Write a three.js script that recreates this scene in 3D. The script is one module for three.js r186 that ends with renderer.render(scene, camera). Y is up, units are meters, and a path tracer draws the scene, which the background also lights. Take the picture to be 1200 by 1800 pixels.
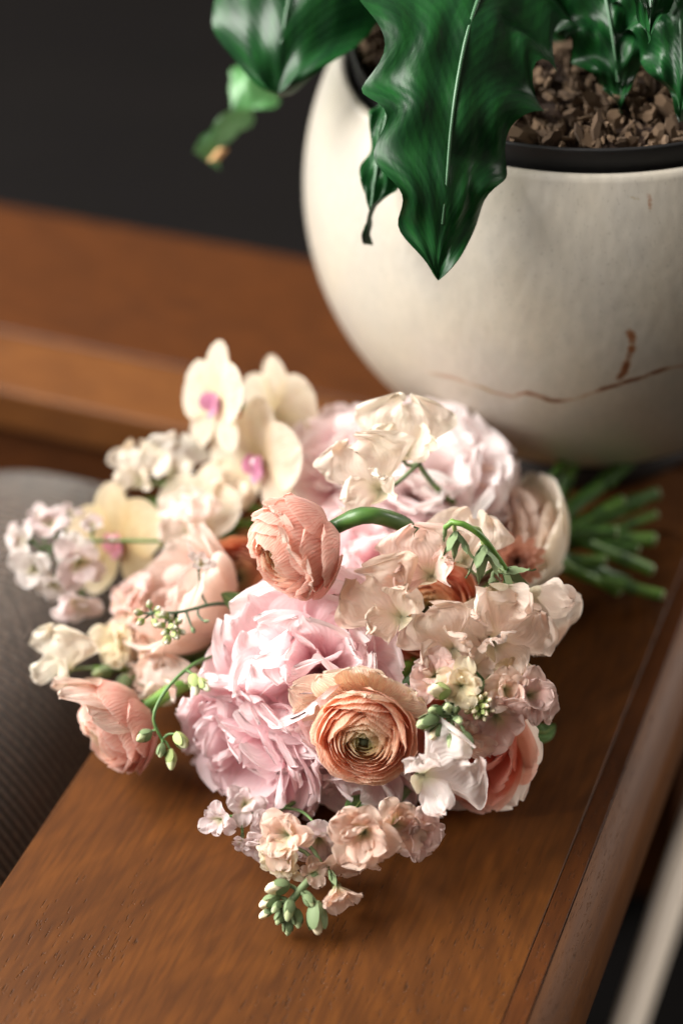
import * as THREE from 'three';
import { mergeGeometries } from 'three/addons/utils/BufferGeometryUtils.js';
import { RoundedBoxGeometry } from 'three/addons/geometries/RoundedBoxGeometry.js';
import { RectAreaLightUniformsLib } from 'three/addons/lights/RectAreaLightUniformsLib.js';
import { createNoise3D } from 'simplex-noise';

// ---------------------------------------------------------------- camera, light, exposure
const scene = new THREE.Scene();
const V = (x, y, z) => new THREE.Vector3(x, y, z);
const RAD = Math.PI / 180;
const PITCH = 40 * RAD, ROLL = 4 * RAD, FPX = 3200;
const EYE = V(0, 0.62, 0.62);
const FWD = V(0, -Math.sin(PITCH), -Math.cos(PITCH)), UP0 = V(0, Math.cos(PITCH), -Math.sin(PITCH));
const CR = V(1, 0, 0).multiplyScalar(Math.cos(ROLL)).addScaledVector(UP0, -Math.sin(ROLL));
const CU = V(1, 0, 0).multiplyScalar(Math.sin(ROLL)).addScaledVector(UP0, Math.cos(ROLL));
const camera = new THREE.PerspectiveCamera(2 * Math.atan(900 / FPX) / RAD, 682 / 1024, 0.05, 30);
camera.position.copy(EYE); camera.up.copy(CU); camera.lookAt(EYE.clone().add(FWD));
camera.focus = 0.765; camera.userData.fStop = 2.3;
scene.add(camera);

const renderer = new THREE.WebGLRenderer({ antialias: true });
renderer.toneMapping = THREE.LinearToneMapping;
renderer.toneMappingExposure = 1.0;
renderer.shadowMap.enabled = true;
RectAreaLightUniformsLib.init();
scene.background = new THREE.Color(0.25, 0.222, 0.195);      // dim light of the room all round

// two windows outside the frame: the tall one to the left and a little behind, an unseen small one added at right for trim sheen and fill
const WINDOWS = [
  { at: V(-2.1, 1.80, -0.40), to: V(0, 0.08, 0), w: 2.2, h: 2.0, power: 23.5, rgb: [1.0, 0.97, 0.93], label: 'tall bright window lighting the flowers from the side of the cushion' },
  { at: V(1.95, 0.38, -0.95), to: V(0.1, -0.05, 0), w: 0.9, h: 0.8, power: 14, rgb: [1.0, 0.95, 0.88], label: 'small unseen window added beyond the edge trim of the bench for sheen and fill' },
];

// where a spot of the place lies: along the line of sight at a distance, or on a level height
const sight = (x, y) => FWD.clone().addScaledVector(CR, (x - 600) / FPX).addScaledVector(CU, (900 - y) / FPX);
const at = (x, y, d) => EYE.clone().addScaledVector(sight(x, y), d);
const level = (x, y, h) => { const r = sight(x, y); return EYE.clone().addScaledVector(r, (h - EYE.y) / r.y); };
const toward = (r, u, t) => V(0, 0, 0).addScaledVector(CR, r).addScaledVector(CU, u).addScaledVector(FWD, -t).normalize();

// ---------------------------------------------------------------- helpers
function rng(seed) { let s = seed | 0; return () => { s = (s + 0x6d2b79f5) | 0; let t = Math.imul(s ^ (s >>> 15), 1 | s); t = (t + Math.imul(t ^ (t >>> 7), 61 | t)) ^ t; return ((t ^ (t >>> 14)) >>> 0) / 4294967296; }; }
const noise3 = createNoise3D(rng(7));
const lerp = (a, b, t) => a + (b - a) * t, clamp = (x, a = 0, b = 1) => Math.min(b, Math.max(a, x));
const smooth = (a, b, x) => { const t = clamp((x - a) / (b - a)); return t * t * (3 - 2 * t); };
const fbm = (x, y, z, o = 4) => { let s = 0, a = 0.5; for (let i = 0; i < o; i++) { s += a * noise3(x, y, z); x *= 2.03; y *= 2.03; z *= 2.03; a *= 0.5; } return s; };
const mixc = (a, b, t) => [lerp(a[0], b[0], t), lerp(a[1], b[1], t), lerp(a[2], b[2], t)];
const taken = {};
const numbered = (n) => { const k = (taken[n] = (taken[n] ?? -1) + 1); return k ? n + '_' + String(k).padStart(3, '0') : n; };
function tag(o, label, category, group, kind) {
  Object.assign(o.userData, { label, category });
  if (group) o.userData.group = group;
  if (kind) o.userData.kind = kind;
  return o;
}
function thing(name, label, category, group) { const o = new THREE.Group(); o.name = numbered(name); tag(o, label, category, group); scene.add(o); return o; }
function mesh(name, geo, mat, parent) { const m = new THREE.Mesh(geo, mat); m.name = name; m.castShadow = m.receiveShadow = true; parent.add(m); return m; }
function sub(name, parent) { const g = new THREE.Group(); g.name = name; parent.add(g); return g; }
function orient(g, pos, axis, up) {            // local y = axis, local z = "up" square to it
  const y = axis.clone().normalize(), z = up.clone().addScaledVector(y, -up.dot(y));
  if (z.lengthSq() < 1e-6) z.set(1, 0, 0).addScaledVector(y, -y.x);
  z.normalize();
  const x = y.clone().cross(z);
  g.matrix.makeBasis(x, y, z); g.quaternion.setFromRotationMatrix(g.matrix); g.position.copy(pos); g.updateMatrixWorld(true);
  return g;
}
function worldMesh(name, geo, mat, parent) {   // a shape given in the world's axes, hung under its thing
  parent.updateWorldMatrix(true, false);
  geo.applyMatrix4(parent.matrixWorld.clone().invert());
  return mesh(name, geo, mat, parent);
}
function place(child, parent, pos, axis, up) { // a part placed in the world's axes under its thing
  parent.updateWorldMatrix(true, false);
  orient(child, pos, axis, up);
  const m = parent.matrixWorld.clone().invert().multiply(child.matrix.compose(child.position, child.quaternion, child.scale));
  m.decompose(child.position, child.quaternion, child.scale);
  child.updateWorldMatrix(true, false);
  return child;
}
function grid(nu, nv, f, colour) {             // f(i / nu, j / nv, target) -> point
  const p = [], uv = [], col = [], idx = [], q = V(0, 0, 0);
  for (let j = 0; j <= nv; j++) for (let i = 0; i <= nu; i++) {
    f(i / nu, j / nv, q); p.push(q.x, q.y, q.z); uv.push(i / nu, j / nv);
    if (colour) col.push(...colour(i / nu, j / nv));
  }
  for (let j = 0; j < nv; j++) for (let i = 0; i < nu; i++) { const a = j * (nu + 1) + i, b = a + 1, c = a + nu + 1, d = c + 1; idx.push(a, b, d, a, d, c); }
  const g = new THREE.BufferGeometry();
  g.setAttribute('position', new THREE.Float32BufferAttribute(p, 3)); g.setAttribute('uv', new THREE.Float32BufferAttribute(uv, 2));
  if (colour) g.setAttribute('color', new THREE.Float32BufferAttribute(col, 3));
  g.setIndex(idx); g.computeVertexNormals();
  return g;
}
function tube(points, r0, r1, seg = 20, rad = 7, wob = 0) {     // tapered tube through world points
  const c = points.length > 2 ? new THREE.CatmullRomCurve3(points, false, 'centripetal') : new THREE.LineCurve3(points[0], points[1]);
  const fr = c.computeFrenetFrames(seg, false), P = Array.from({ length: seg + 1 }, (_, k) => c.getPointAt(k / seg));
  const g = grid(rad, seg, (u, v, q) => {
    const k = Math.round(v * seg), a = u * Math.PI * 2, r = lerp(r0, r1, v) * (1 + (wob ? wob * noise3(Math.cos(a), Math.sin(a) + 5, v * 9) : 0));
    q.copy(P[k]).addScaledVector(fr.normals[k], Math.cos(a) * r).addScaledVector(fr.binormals[k], Math.sin(a) * r);
  });
  const cap = (k, r, flip) => {
    const s = new THREE.CircleGeometry(r, rad); const m = new THREE.Matrix4().makeBasis(fr.normals[k], fr.binormals[k], fr.tangents[k]); m.setPosition(P[k]);
    s.applyMatrix4(m); if (flip) { const ix = s.index.array; for (let i = 0; i < ix.length; i += 3) [ix[i], ix[i + 1]] = [ix[i + 1], ix[i]]; } return s;
  };
  return mergeGeometries([g, cap(0, r0, true), cap(seg, r1, false)]);
}
function canvasTex(w, h, draw, srgb = true) {
  const c = document.createElement('canvas'); c.width = w; c.height = h; draw(c.getContext('2d'), w, h);
  const t = new THREE.CanvasTexture(c); t.wrapS = t.wrapT = THREE.RepeatWrapping; if (srgb) t.colorSpace = THREE.SRGBColorSpace; t.magFilter = THREE.LinearFilter; return t;
}
function dataTex(w, h, f, srgb = true) {       // f(x, y) in 0..1 -> [r, g, b] in 0..1
  const d = new Uint8Array(w * h * 4);
  for (let y = 0; y < h; y++) for (let x = 0; x < w; x++) { const c = f(x / w, y / h), i = (y * w + x) * 4; d[i] = clamp(c[0]) * 255; d[i + 1] = clamp(c[1]) * 255; d[i + 2] = clamp(c[2]) * 255; d[i + 3] = 255; }
  const t = new THREE.DataTexture(d, w, h); t.wrapS = t.wrapT = THREE.RepeatWrapping; t.magFilter = THREE.LinearFilter; if (srgb) t.colorSpace = THREE.SRGBColorSpace; t.needsUpdate = true; return t;
}

// ---------------------------------------------------------------- windows (outside the frame)
for (const w of WINDOWS) {
  const g = thing('window', w.label, 'window');
  g.position.copy(w.at); g.lookAt(w.to);
  const white = new THREE.MeshStandardMaterial({ color: 0xd8d4cc, roughness: 0.6 });
  const pane = new THREE.MeshStandardMaterial({ color: 0x888888, roughness: 0.2, emissive: new THREE.Color(...w.rgb), emissiveIntensity: 0.8 });
  const f = 0.06;
  for (const s of [-1, 1]) {
    mesh('frame', new THREE.BoxGeometry(f, w.h + 2 * f, 0.05).translate(s * (w.w / 2 + f / 2), 0, -0.02), white, g);
    mesh('frame', new THREE.BoxGeometry(w.w, f, 0.05).translate(0, s * (w.h / 2 + f / 2), -0.02), white, g);
    mesh('pane', new THREE.BoxGeometry(w.w / 2 - 0.02, w.h, 0.006).translate(s * (w.w / 4 + 0.005), 0, -0.03), pane, g);
  }
  mesh('mullion', new THREE.BoxGeometry(0.03, w.h, 0.03).translate(0, 0, -0.03), white, g);
  const l = new THREE.RectAreaLight(new THREE.Color(...w.rgb), w.power, w.w, w.h);
  l.position.copy(w.at).addScaledVector(w.to.clone().sub(w.at).normalize(), 0.03); l.lookAt(w.to); l.name = 'window_light'; scene.add(l);
}

// ---------------------------------------------------------------- the setting
const YAW = 25 * RAD, A = V(Math.sin(YAW), 0, -Math.cos(YAW)), B = V(Math.cos(YAW), 0, Math.sin(YAW));
const bench3 = (a, b, y) => V(0, y, 0).addScaledVector(A, a).addScaledVector(B, b);
{
  const t = dataTex(256, 256, (x, y) => { const n = 0.5 + 0.5 * fbm(x * 6, y * 40, 3, 4); return [0.05 + n * 0.022, 0.044 + n * 0.018, 0.043 + n * 0.016]; });
  t.repeat.set(4, 4);
  const fl = mesh('floor', new THREE.PlaneGeometry(14, 14).rotateX(-Math.PI / 2).translate(0, -0.45, 0), new THREE.MeshPhysicalMaterial({ map: t, roughness: 0.8, specularIntensity: 0.15 }), scene);
  tag(fl, 'dark brown floor below and behind the wooden bench', 'floor', null, 'structure');
}
// wood: u runs across the grain, v along it, one repeat = half a metre
const WS = 0.32;
function woodTex(seed, c0, c1, c2) {
  const r = rng(seed), W = 1024, H = 1024;
  const base = dataTex(W, H, (x, y) => {
    const tw = (k) => Math.cos(k * Math.PI * 2), ts = (k) => Math.sin(k * Math.PI * 2);
    const warp = 0.35 * fbm(tw(x) * 1.3, ts(x) * 1.3 + tw(y) * 0.7, ts(y) * 0.7 + seed, 3);
    const band = 0.5 + 0.5 * Math.sin((x * 9 + warp * 6) * Math.PI * 2);
    const blotch = 0.5 + 0.7 * fbm(tw(x) * 2.2 + seed, ts(x) * 2.2 + tw(y) * 1.1, ts(y) * 1.1, 4);
    const fine = fbm(x * 90, tw(y) * 1.6, ts(y) * 1.6 + seed, 3);
    let c = mixc(c0, c1, clamp(blotch * 0.75 + band * 0.25));
    c = mixc(c, c2, clamp(0.25 + fine * 0.8) * 0.5);
    return c;
  });
  const d = base.image.data, h = new Uint8Array(W * H * 4).fill(255);
  for (let k = 0; k < 6500; k++) {              // pores: short dark dashes along the grain
    const x = Math.floor(r() * W), y0 = Math.floor(r() * H), len = 3 + r() * 13, dense = noise3(x / W * 5, y0 / H * 2, seed + 9);
    if (dense < -0.25 + r() * 0.5) continue;
    const deep = 0.15 + r() * 0.32, lean = (r() - 0.5) * 0.16;
    for (let i = 0; i < len; i++) {
      const q = (((y0 + i) % H) * W + ((x + Math.round(i * lean) + W) % W)) * 4, s = 1 - deep * Math.sin(Math.PI * (i + 0.5) / len);
      for (let c = 0; c < 3; c++) { d[q + c] *= s; h[q + c] *= s; }
    }
  }
  base.needsUpdate = true;
  const bump = new THREE.DataTexture(h, W, H); bump.wrapS = bump.wrapT = THREE.RepeatWrapping; bump.magFilter = THREE.LinearFilter; bump.needsUpdate = true;
  return { map: base, bump };
}
const woodMat = (w, extra = {}) => new THREE.MeshPhysicalMaterial({ map: w.map, bumpMap: w.bump, bumpScale: 0.0004, roughness: 0.44, specularIntensity: 0.3, ...extra });
const WA = woodTex(11, [0.265, 0.145, 0.047], [0.365, 0.208, 0.068], [0.185, 0.095, 0.032]);
const WB = woodTex(23, [0.245, 0.127, 0.042], [0.31, 0.165, 0.055], [0.185, 0.092, 0.031]);
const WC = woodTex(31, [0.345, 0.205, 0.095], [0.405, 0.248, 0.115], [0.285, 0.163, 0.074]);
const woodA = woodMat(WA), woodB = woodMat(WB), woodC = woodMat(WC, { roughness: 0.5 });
{
  const g = thing('wooden_bench', 'brown varnished wooden bench ledge carrying the bouquet and the round pot', 'bench');
  g.rotation.y = -YAW; g.updateMatrixWorld(true);
  // a plank from b0..b1 across and a0..a1 along the bench, its grain along "a" or along "b"
  const plank = (name, b0, b1, a0, a1, top, thick, mat, along, off, bev = 0.0012) => {
    const geo = new RoundedBoxGeometry(b1 - b0, thick, a1 - a0, 2, bev).translate((b0 + b1) / 2, top - thick / 2, -(a0 + a1) / 2);
    const p = geo.attributes.position, n = geo.attributes.normal, uv = geo.attributes.uv;
    for (let i = 0; i < p.count; i++) {
      const x = p.getX(i), y = p.getY(i), z = p.getZ(i), side = Math.abs(n.getY(i)) < 0.6;
      let across = along ? x : z, run = along ? z : x;
      if (side) { if (Math.abs(n.getX(i)) > Math.abs(n.getZ(i))) { across = along ? x + y : y + 0.3; run = along ? z : z * 1; } else { across = along ? x : z + y; run = along ? y : x; } }
      uv.setXY(i, across / WS + off, run / WS + off * 1.7);
    }
    return mesh(name, geo, mat, g);
  };
  plank('plank', -0.0940, 0.1294, -0.75, 0.1455, 0, 0.03, woodA, true, 0.13, 0.0007);
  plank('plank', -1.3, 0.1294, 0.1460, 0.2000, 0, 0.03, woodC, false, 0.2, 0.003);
  plank('plank', -1.3, 0.1294, 0.2006, 0.3330, 0.0, 0.03, woodB, false, 0.55, 0.003);
  plank('plank', 0.1296, 0.1385, -0.75, 0.3330, -0.0002, 0.03, woodB, true, 0.9, 0.0005);
  // sloping edge trim along the open side
  const prof = [];
  for (let k = 0; k <= 8; k++) { const t = k / 8; prof.push([0.1388 + 0.0137 * t, -0.0010 - 0.0138 * t - 0.0022 * Math.sin(t * Math.PI) * -1 - 0.001 * t * t]); }
  prof.push([0.1527, -0.022], [0.1522, -0.05], [0.1388, -0.05]);
  const len = 1.083, geo = grid(prof.length - 1, 60, (u, v, q) => { const k = Math.round(u * (prof.length - 1)); q.set(prof[k][0], prof[k][1], 0.75 - v * len); });
  for (let i = 0; i < geo.attributes.uv.count; i++) geo.attributes.uv.setXY(i, geo.attributes.uv.getX(i) * 0.06 / WS + 0.3, geo.attributes.uv.getY(i) * len / WS);
  mesh('edge_trim', geo, woodMat(WC, { roughness: 0.56, specularIntensity: 0.38, bumpScale: 0.0003 }), g);
  // aprons and legs that carry it
  const dark = woodMat(WB, { roughness: 0.6, clearcoat: 0 });
  mesh('apron', new THREE.BoxGeometry(0.02, 0.1, 0.9).translate(-0.078, -0.081, 0.28), dark, g);
  mesh('apron', new THREE.BoxGeometry(1.3, 0.16, 0.02).translate(-0.62, -0.111, -0.165), dark, g);
  for (const [b, a] of [[-0.05, -0.66], [0.09, -0.66], [0.09, 0.29], [-1.2, 0.29]]) mesh('leg', new RoundedBoxGeometry(0.05, 0.42, 0.05, 2, 0.004).translate(b, -0.24, -a), dark, g);
}
{ // pale rail lower down beside the bench
  const g = thing('pale_rail', 'pale beige wooden rail standing low beside the edge trim of the bench', 'rail');
  g.rotation.y = -YAW; g.updateMatrixWorld(true);
  const m = new THREE.MeshStandardMaterial({ color: new THREE.Color(0.82, 0.71, 0.60), roughness: 0.5 });
  mesh('bar', new RoundedBoxGeometry(0.015, 0.04, 1.1, 3, 0.005).translate(0.139, -0.27, 0.12), m, g);
  for (const z of [0.6, -0.36]) mesh('post', new RoundedBoxGeometry(0.014, 0.161, 0.03, 2, 0.004).translate(0.139, -0.3695, z), m, g);
}

// ---------------------------------------------------------------- cushion
{
  const rib = canvasTex(256, 256, (c, w, h) => {
    const r = rng(5), im = c.createImageData(w, h);
    const fleck = Array.from({ length: 8 * 32 }, () => r());
    for (let y = 0; y < h; y++) for (let x = 0; x < w; x++) {
      const k = Math.floor(x / 32), t = (x % 32) / 32, ridge = Math.pow(Math.sin(Math.PI * t), 0.7), st = Math.floor(((y + (k % 2) * 4) % h) / 8), knit = 0.75 + 0.25 * Math.sin((y + (k % 2) * 4) / 8 * Math.PI * 2 + t * 3);
      const f = 0.75 + 0.5 * fleck[(k * 32 + st) % fleck.length], v = (0.10 + 0.90 * ridge * knit) * f, i = (y * w + x) * 4;
      im.data[i] = 134 * v; im.data[i + 1] = 112 * v; im.data[i + 2] = 98 * v; im.data[i + 3] = 255;
    }
    c.putImageData(im, 0, 0);
  });
  const hgt = canvasTex(64, 64, (c, w, h) => {
    const im = c.createImageData(w, h);
    for (let y = 0; y < h; y++) for (let x = 0; x < w; x++) { const v = 255 * Math.pow(Math.sin(Math.PI * (x % 32) / 32), 0.6) * (0.8 + 0.2 * Math.sin(y / 8 * Math.PI * 2)), i = (y * w + x) * 4; im.data[i] = im.data[i + 1] = im.data[i + 2] = v; im.data[i + 3] = 255; }
    c.putImageData(im, 0, 0);
  }, false);
  const pitch = 0.0046; rib.repeat.set(1 / (8 * pitch), 1 / 0.03); hgt.repeat.set(1 / (2 * pitch), 1 / 0.008);
  const mat = new THREE.MeshPhysicalMaterial({ map: rib, bumpMap: hgt, bumpScale: 0.0016, roughness: 0.95, sheen: 1, sheenColor: new THREE.Color(0.75, 0.8, 0.76), sheenRoughness: 0.4 });
  const cb = -0.203, cy = -0.222, hb = 0.108, hy = 0.245, a0 = -0.8, a1 = 0.112, rc = 0.085, NA = 110, NT = 80;
  const geo = grid(NA, NT, (u, v, q) => {
    const e = u < 0.5 ? u / 0.5 * (1 - rc * 1.05 / (a1 - a0)) : 1 - rc * 1.05 / (a1 - a0) * Math.pow(1 - Math.min(1, (u - 0.5) / 0.46), 1.9), a = lerp(a0, a1, e), end = clamp((a - (a1 - rc)) / rc), inset = rc * (1 - Math.sqrt(Math.max(0, 1 - end * end))), shut = u > 0.965 ? clamp(1 - (u - 0.965) / 0.035) : 1;
    const th = (v - 0.25) * Math.PI * 2, c = Math.cos(th), sn = Math.sin(th), pw = (x, n) => Math.sign(x) * Math.pow(Math.abs(x), n);
    const b = cb + (hb - inset) * shut * pw(c, 0.72), y = cy + (hy - inset * 0.9) * shut * pw(sn, 0.62) + 0.003 * fbm(a * 9, b * 9, 2, 2);
    q.copy(bench3(a, b, y));
  });
  const p = geo.attributes.position, uv = geo.attributes.uv;
  for (let j = 0; j <= NT; j++) { // uv in metres: u along the cushion, v round it
    for (let i = 0; i <= NA; i++) { const k = j * (NA + 1) + i, q = V(p.getX(k), p.getY(k), p.getZ(k)); uv.setXY(k, q.dot(A), j / NT * 1.1); }
  }
  tag(mesh('sofa_cushion', geo, mat, scene), 'dark taupe ribbed fabric cushion with rounded corner beside the bench', 'cushion');
}

// ---------------------------------------------------------------- pot, liner, soil
const POT = V(0.137, 0.145, -0.1913), PR = 0.145;
{
  const crack = [[-39.9, -0.032], [-36, -0.0312], [-32.2, -0.0307], [-29, -0.032], [-26.4, -0.033], [-23, -0.0335], [-19.6, -0.0296], [-17, -0.0312], [-15.3, -0.033], [-13, -0.0333], [-10, -0.0305], [-6.8, -0.0262], [-3.9, -0.0223], [-1.5, -0.0195], [2.2, -0.0172], [5.5, -0.0149], [8.4, -0.0139], [13, -0.010], [19, -0.004]];
  const spur = [[-1.4, 0.0097], [-0.9, 0.004], [-1.0, -0.0025], [-1.6, -0.009], [-2.0, -0.0138], [-2.9, -0.0185]];
  const W = 2048, H = 1024;
  // texture: u = angle round the pot (front of the pot at u = 0.5), v = height over the pot's middle, -0.15..0.15
  const U = (deg) => (0.5 + deg / 360) * W, Vv = (y) => (0.5 - y / 0.3) * H;
  const map = canvasTex(W, H, (c, w, h) => {
    const im = c.createImageData(w, h);
    for (let y = 0; y < h; y++) for (let x = 0; x < w; x++) {
      const a = x / w * Math.PI * 2, k = fbm(Math.cos(a) * 3, Math.sin(a) * 3, y / h * 4, 4), f = fbm(Math.cos(a) * 26, Math.sin(a) * 26, y / h * 30, 3), sp = noise3(Math.cos(a) * 60, Math.sin(a) * 60, y / h * 70);
      const v = 1 + 0.05 * k + 0.035 * f - (sp > 0.78 ? 0.06 : 0), i = (y * w + x) * 4, yel = 0.5 + 0.5 * k;
      im.data[i] = clamp(170 * v, 0, 255); im.data[i + 1] = clamp((165 - 4 * yel) * v, 0, 255); im.data[i + 2] = clamp((156 - 12 * yel) * v, 0, 255); im.data[i + 3] = 255;
    }
    c.putImageData(im, 0, 0);
    const r = rng(77);
    const stroke = (pts, w0, alpha, col) => {
      for (let s = 0; s < pts.length - 1; s++) for (let k = 0; k < 46; k++) {
        const t = k / 46, x = lerp(U(pts[s][0]), U(pts[s + 1][0]), t), y = lerp(Vv(pts[s][1]), Vv(pts[s + 1][1]), t), n = 0.5 + 0.5 * noise3(x * 0.05, y * 0.05, 4);
        c.fillStyle = `rgba(${col},${alpha * clamp(n * 1.5 - 0.1, 0.3, 1)})`; c.beginPath();
        c.ellipse(x + (r() - 0.5) * 3.2, y + (r() - 0.5) * 3.2 + 3 * noise3(x * 0.03, y * 0.03, 8), w0 * 0.75 * (0.4 + r()), w0 * 0.75 * (0.4 + r()), 0, 0, 7); c.fill();
      }
    };
    stroke(crack, 5.5, 0.05, '150,110,75'); stroke(crack, 2.0, 0.10, '120,72,38');
    stroke(crack.slice(6, 10), 4.4, 0.22, '104,62,36'); stroke(crack.slice(5, 8), 2.6, 0.08, '128,72,34'); stroke(crack.slice(11, 16), 3.8, 0.24, '96,56,32');
    stroke(spur, 4.4, 0.22, '118,72,42'); stroke(spur.slice(2), 3.0, 0.2, '96,56,32');
    stroke([[2.0, 0.0675], [2.3, 0.062]], 2.4, 0.10, '110,60,34'); stroke([[-1.5, 0.068], [0.5, 0.066]], 1.6, 0.05, '110,90,50');
    for (let k = 0; k < 40; k++) { c.fillStyle = `rgba(${r() < 0.5 ? '120,96,64' : '150,140,110'},${0.10 + r() * 0.16})`; c.beginPath(); c.ellipse(r() * W, r() * H, 1 + r() * 3, 1 + r() * 3, 0, 0, 7); c.fill(); }
  });
  const bump = dataTex(512, 256, (x, y) => { const a = x * Math.PI * 2, v = 0.5 + 0.4 * fbm(Math.cos(a) * 20, Math.sin(a) * 20, y * 22, 4); return [v, v, v]; }, false);
  const g = thing('ceramic_pot', 'round cream ceramic pot with brown stained crack, standing on the bench', 'pot');
  g.position.set(POT.x, 0, POT.z);
  const pr = [], N = 64;
  const rim = Math.asin(0.5);
  for (let k = 0; k <= N; k++) { const t = lerp(-Math.PI / 2 + 0.46, rim, k / N); pr.push([PR * Math.cos(t), PR + PR * Math.sin(t) * (t < 0 ? 0.985 : 1)]); }
  const [er, ey] = pr[pr.length - 1];
  pr.push([er - 0.0012, ey + 0.0022], [er - 0.0035, ey + 0.003], [er - 0.006, ey + 0.002], [er - 0.0068, ey - 0.002]);
  for (let k = 1; k <= 12; k++) { const t = lerp(rim, -1.1, k / 12); pr.push([(PR - 0.008) * Math.cos(t), PR + (PR - 0.008) * Math.sin(t)]); }
  const geo = new THREE.LatheGeometry(pr.map(([x, y]) => new THREE.Vector2(Math.max(x, 0.0001), y)), 128);
  const p = geo.attributes.position, uv = geo.attributes.uv;
  for (let i = 0; i < p.count; i++) { const u = uv.getX(i); uv.setXY(i, (u + 0.5) % 1 === 0 && u === 0.5 ? 1 : u + 0.5, (p.getY(i) - PR) / 0.3 + 0.5); }
  mesh('bowl', geo, new THREE.MeshPhysicalMaterial({ map, bumpMap: bump, bumpScale: 0.00025, roughness: 0.4, clearcoat: 0.5, clearcoatRoughness: 0.28 }), g);
  mesh('foot', new THREE.LatheGeometry([[0.0001, 0.0004], [0.068, 0.0004], [0.071, 0.003], [0.070, 0.010], [0.066, 0.016], [0.05, 0.021], [0.0001, 0.021]].map(([x, y]) => new THREE.Vector2(x, y)), 64), new THREE.MeshStandardMaterial({ color: 0x1d1512, roughness: 0.7 }), g);
  const lin = thing('nursery_pot', 'black plastic nursery pot set inside the cream pot', 'liner');
  lin.position.set(POT.x, 0, POT.z);
  const ly = ey;
  mesh('wall', new THREE.LatheGeometry([[0.085, 0.05], [0.112, ly - 0.02], [0.1165, ly + 0.002], [0.1175, ly + 0.011], [0.1165, ly + 0.0125], [0.115, ly + 0.011], [0.1095, ly - 0.02], [0.08, 0.06], [0.0001, 0.06]].map(([x, y]) => new THREE.Vector2(x, y)), 96), new THREE.MeshStandardMaterial({ color: 0x0b0a0b, roughness: 0.55 }), lin);
  // soil: a lumpy sheet and many chips of bark and moss
  const sy = ly + 0.004, soilTex = dataTex(256, 256, (x, y) => { const n = 0.5 + 0.5 * fbm(x * 30, y * 30, 1, 4); return mixc([0.16, 0.11, 0.08], [0.34, 0.24, 0.17], n * n); });
  const soil = grid(72, 36, (u, v, q) => { const a = u * Math.PI * 2, rr = v * 0.1125, x = Math.cos(a) * rr, z = Math.sin(a) * rr; q.set(POT.x + x, sy + 0.012 * (1 - v * v) + 0.007 * fbm(x * 45, z * 45, 3, 3), POT.z + z); });
  tag(mesh('potting_soil', soil, new THREE.MeshStandardMaterial({ map: soilTex, roughness: 1 }), scene), 'dark brown potting soil inside the black nursery pot', 'soil', null, 'stuff');
  const chips = new THREE.InstancedMesh(new THREE.DodecahedronGeometry(1, 0), new THREE.MeshStandardMaterial({ color: 0xffffff, roughness: 1 }), 4200), r = rng(91), o = new THREE.Object3D(), col = new THREE.Color();
  for (let k = 0; k < 4200; k++) {
    const a = r() * Math.PI * 2, rr = Math.sqrt(r()) * 0.1115, moss = r() < 0.4, s = moss ? 0.0006 + r() * 0.0012 : 0.0006 + Math.pow(r(), 2) * 0.0034, v = rr / 0.1125;
    o.position.set(POT.x + Math.cos(a) * rr, sy + 0.012 * (1 - v * v) + 0.007 * fbm(Math.cos(a) * rr * 45, Math.sin(a) * rr * 45, 3, 3) + s * 0.6 + (moss ? r() * 0.004 : r() * 0.003), POT.z + Math.sin(a) * rr);
    o.rotation.set(r() * 6, r() * 6, r() * 6); o.scale.set(s * (0.6 + r() * (moss ? 6 : 2.6)), s * (0.4 + r() * 0.5), s * (0.5 + r())); o.updateMatrix(); chips.setMatrixAt(k, o.matrix);
    const sh = r();
chips.setColorAt(k, col.setRGB(lerp(0.08, 0.15, sh), lerp(0.05, 0.095, sh), lerp(0.03, 0.055, sh)));
  }
  chips.name = 'bark_chips'; tag(chips, 'brown bark chips and dry moss scattered on the soil', 'bark', null, 'stuff'); scene.add(chips);
}

// ---------------------------------------------------------------- the potted fern
const leafTex = dataTex(256, 512, (x, y) => { const s = Math.abs(x - 0.5) * 2, vein = Math.pow(0.5 + 0.5 * Math.cos((y * 44 + s * 9) * Math.PI * 2), 8), n = fbm(x * 9, y * 12, 2, 4); return mixc([0.045, 0.20, 0.09], [0.09, 0.30, 0.12], clamp(0.4 + n + 0.25 * vein)); });
const leafBump = dataTex(256, 512, (x, y) => { const s = Math.abs(x - 0.5) * 2, v = 0.5 + 0.16 * Math.cos((y * 44 + s * 9) * Math.PI * 2) + 0.2 * fbm(x * 30, y * 50, 6, 3); return [v, v, v]; }, false);
const leafMat = new THREE.MeshPhysicalMaterial({ map: leafTex, bumpMap: leafBump, bumpScale: 0.0002, roughness: 0.40, specularIntensity: 0.5, transmission: 0.16, side: THREE.DoubleSide });
const leafPale = new THREE.MeshPhysicalMaterial({ color: new THREE.Color(0.09, 0.26, 0.08), bumpMap: leafBump, bumpScale: 0.00025, roughness: 0.42, clearcoat: 0.2, clearcoatRoughness: 0.3, transmission: 0.2, side: THREE.DoubleSide });
const ribMat = new THREE.MeshStandardMaterial({ color: new THREE.Color(0.05, 0.13, 0.06), roughness: 0.45 });
const brownTip = new THREE.MeshStandardMaterial({ color: new THREE.Color(0.42, 0.24, 0.10), roughness: 0.8, side: THREE.DoubleSide });
const fern = thing('birds_nest_fern', 'glossy dark green fern with wavy leaves growing in the cream pot', 'plant');
fern.position.set(POT.x, 0.225, POT.z); fern.updateMatrixWorld(true);
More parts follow.
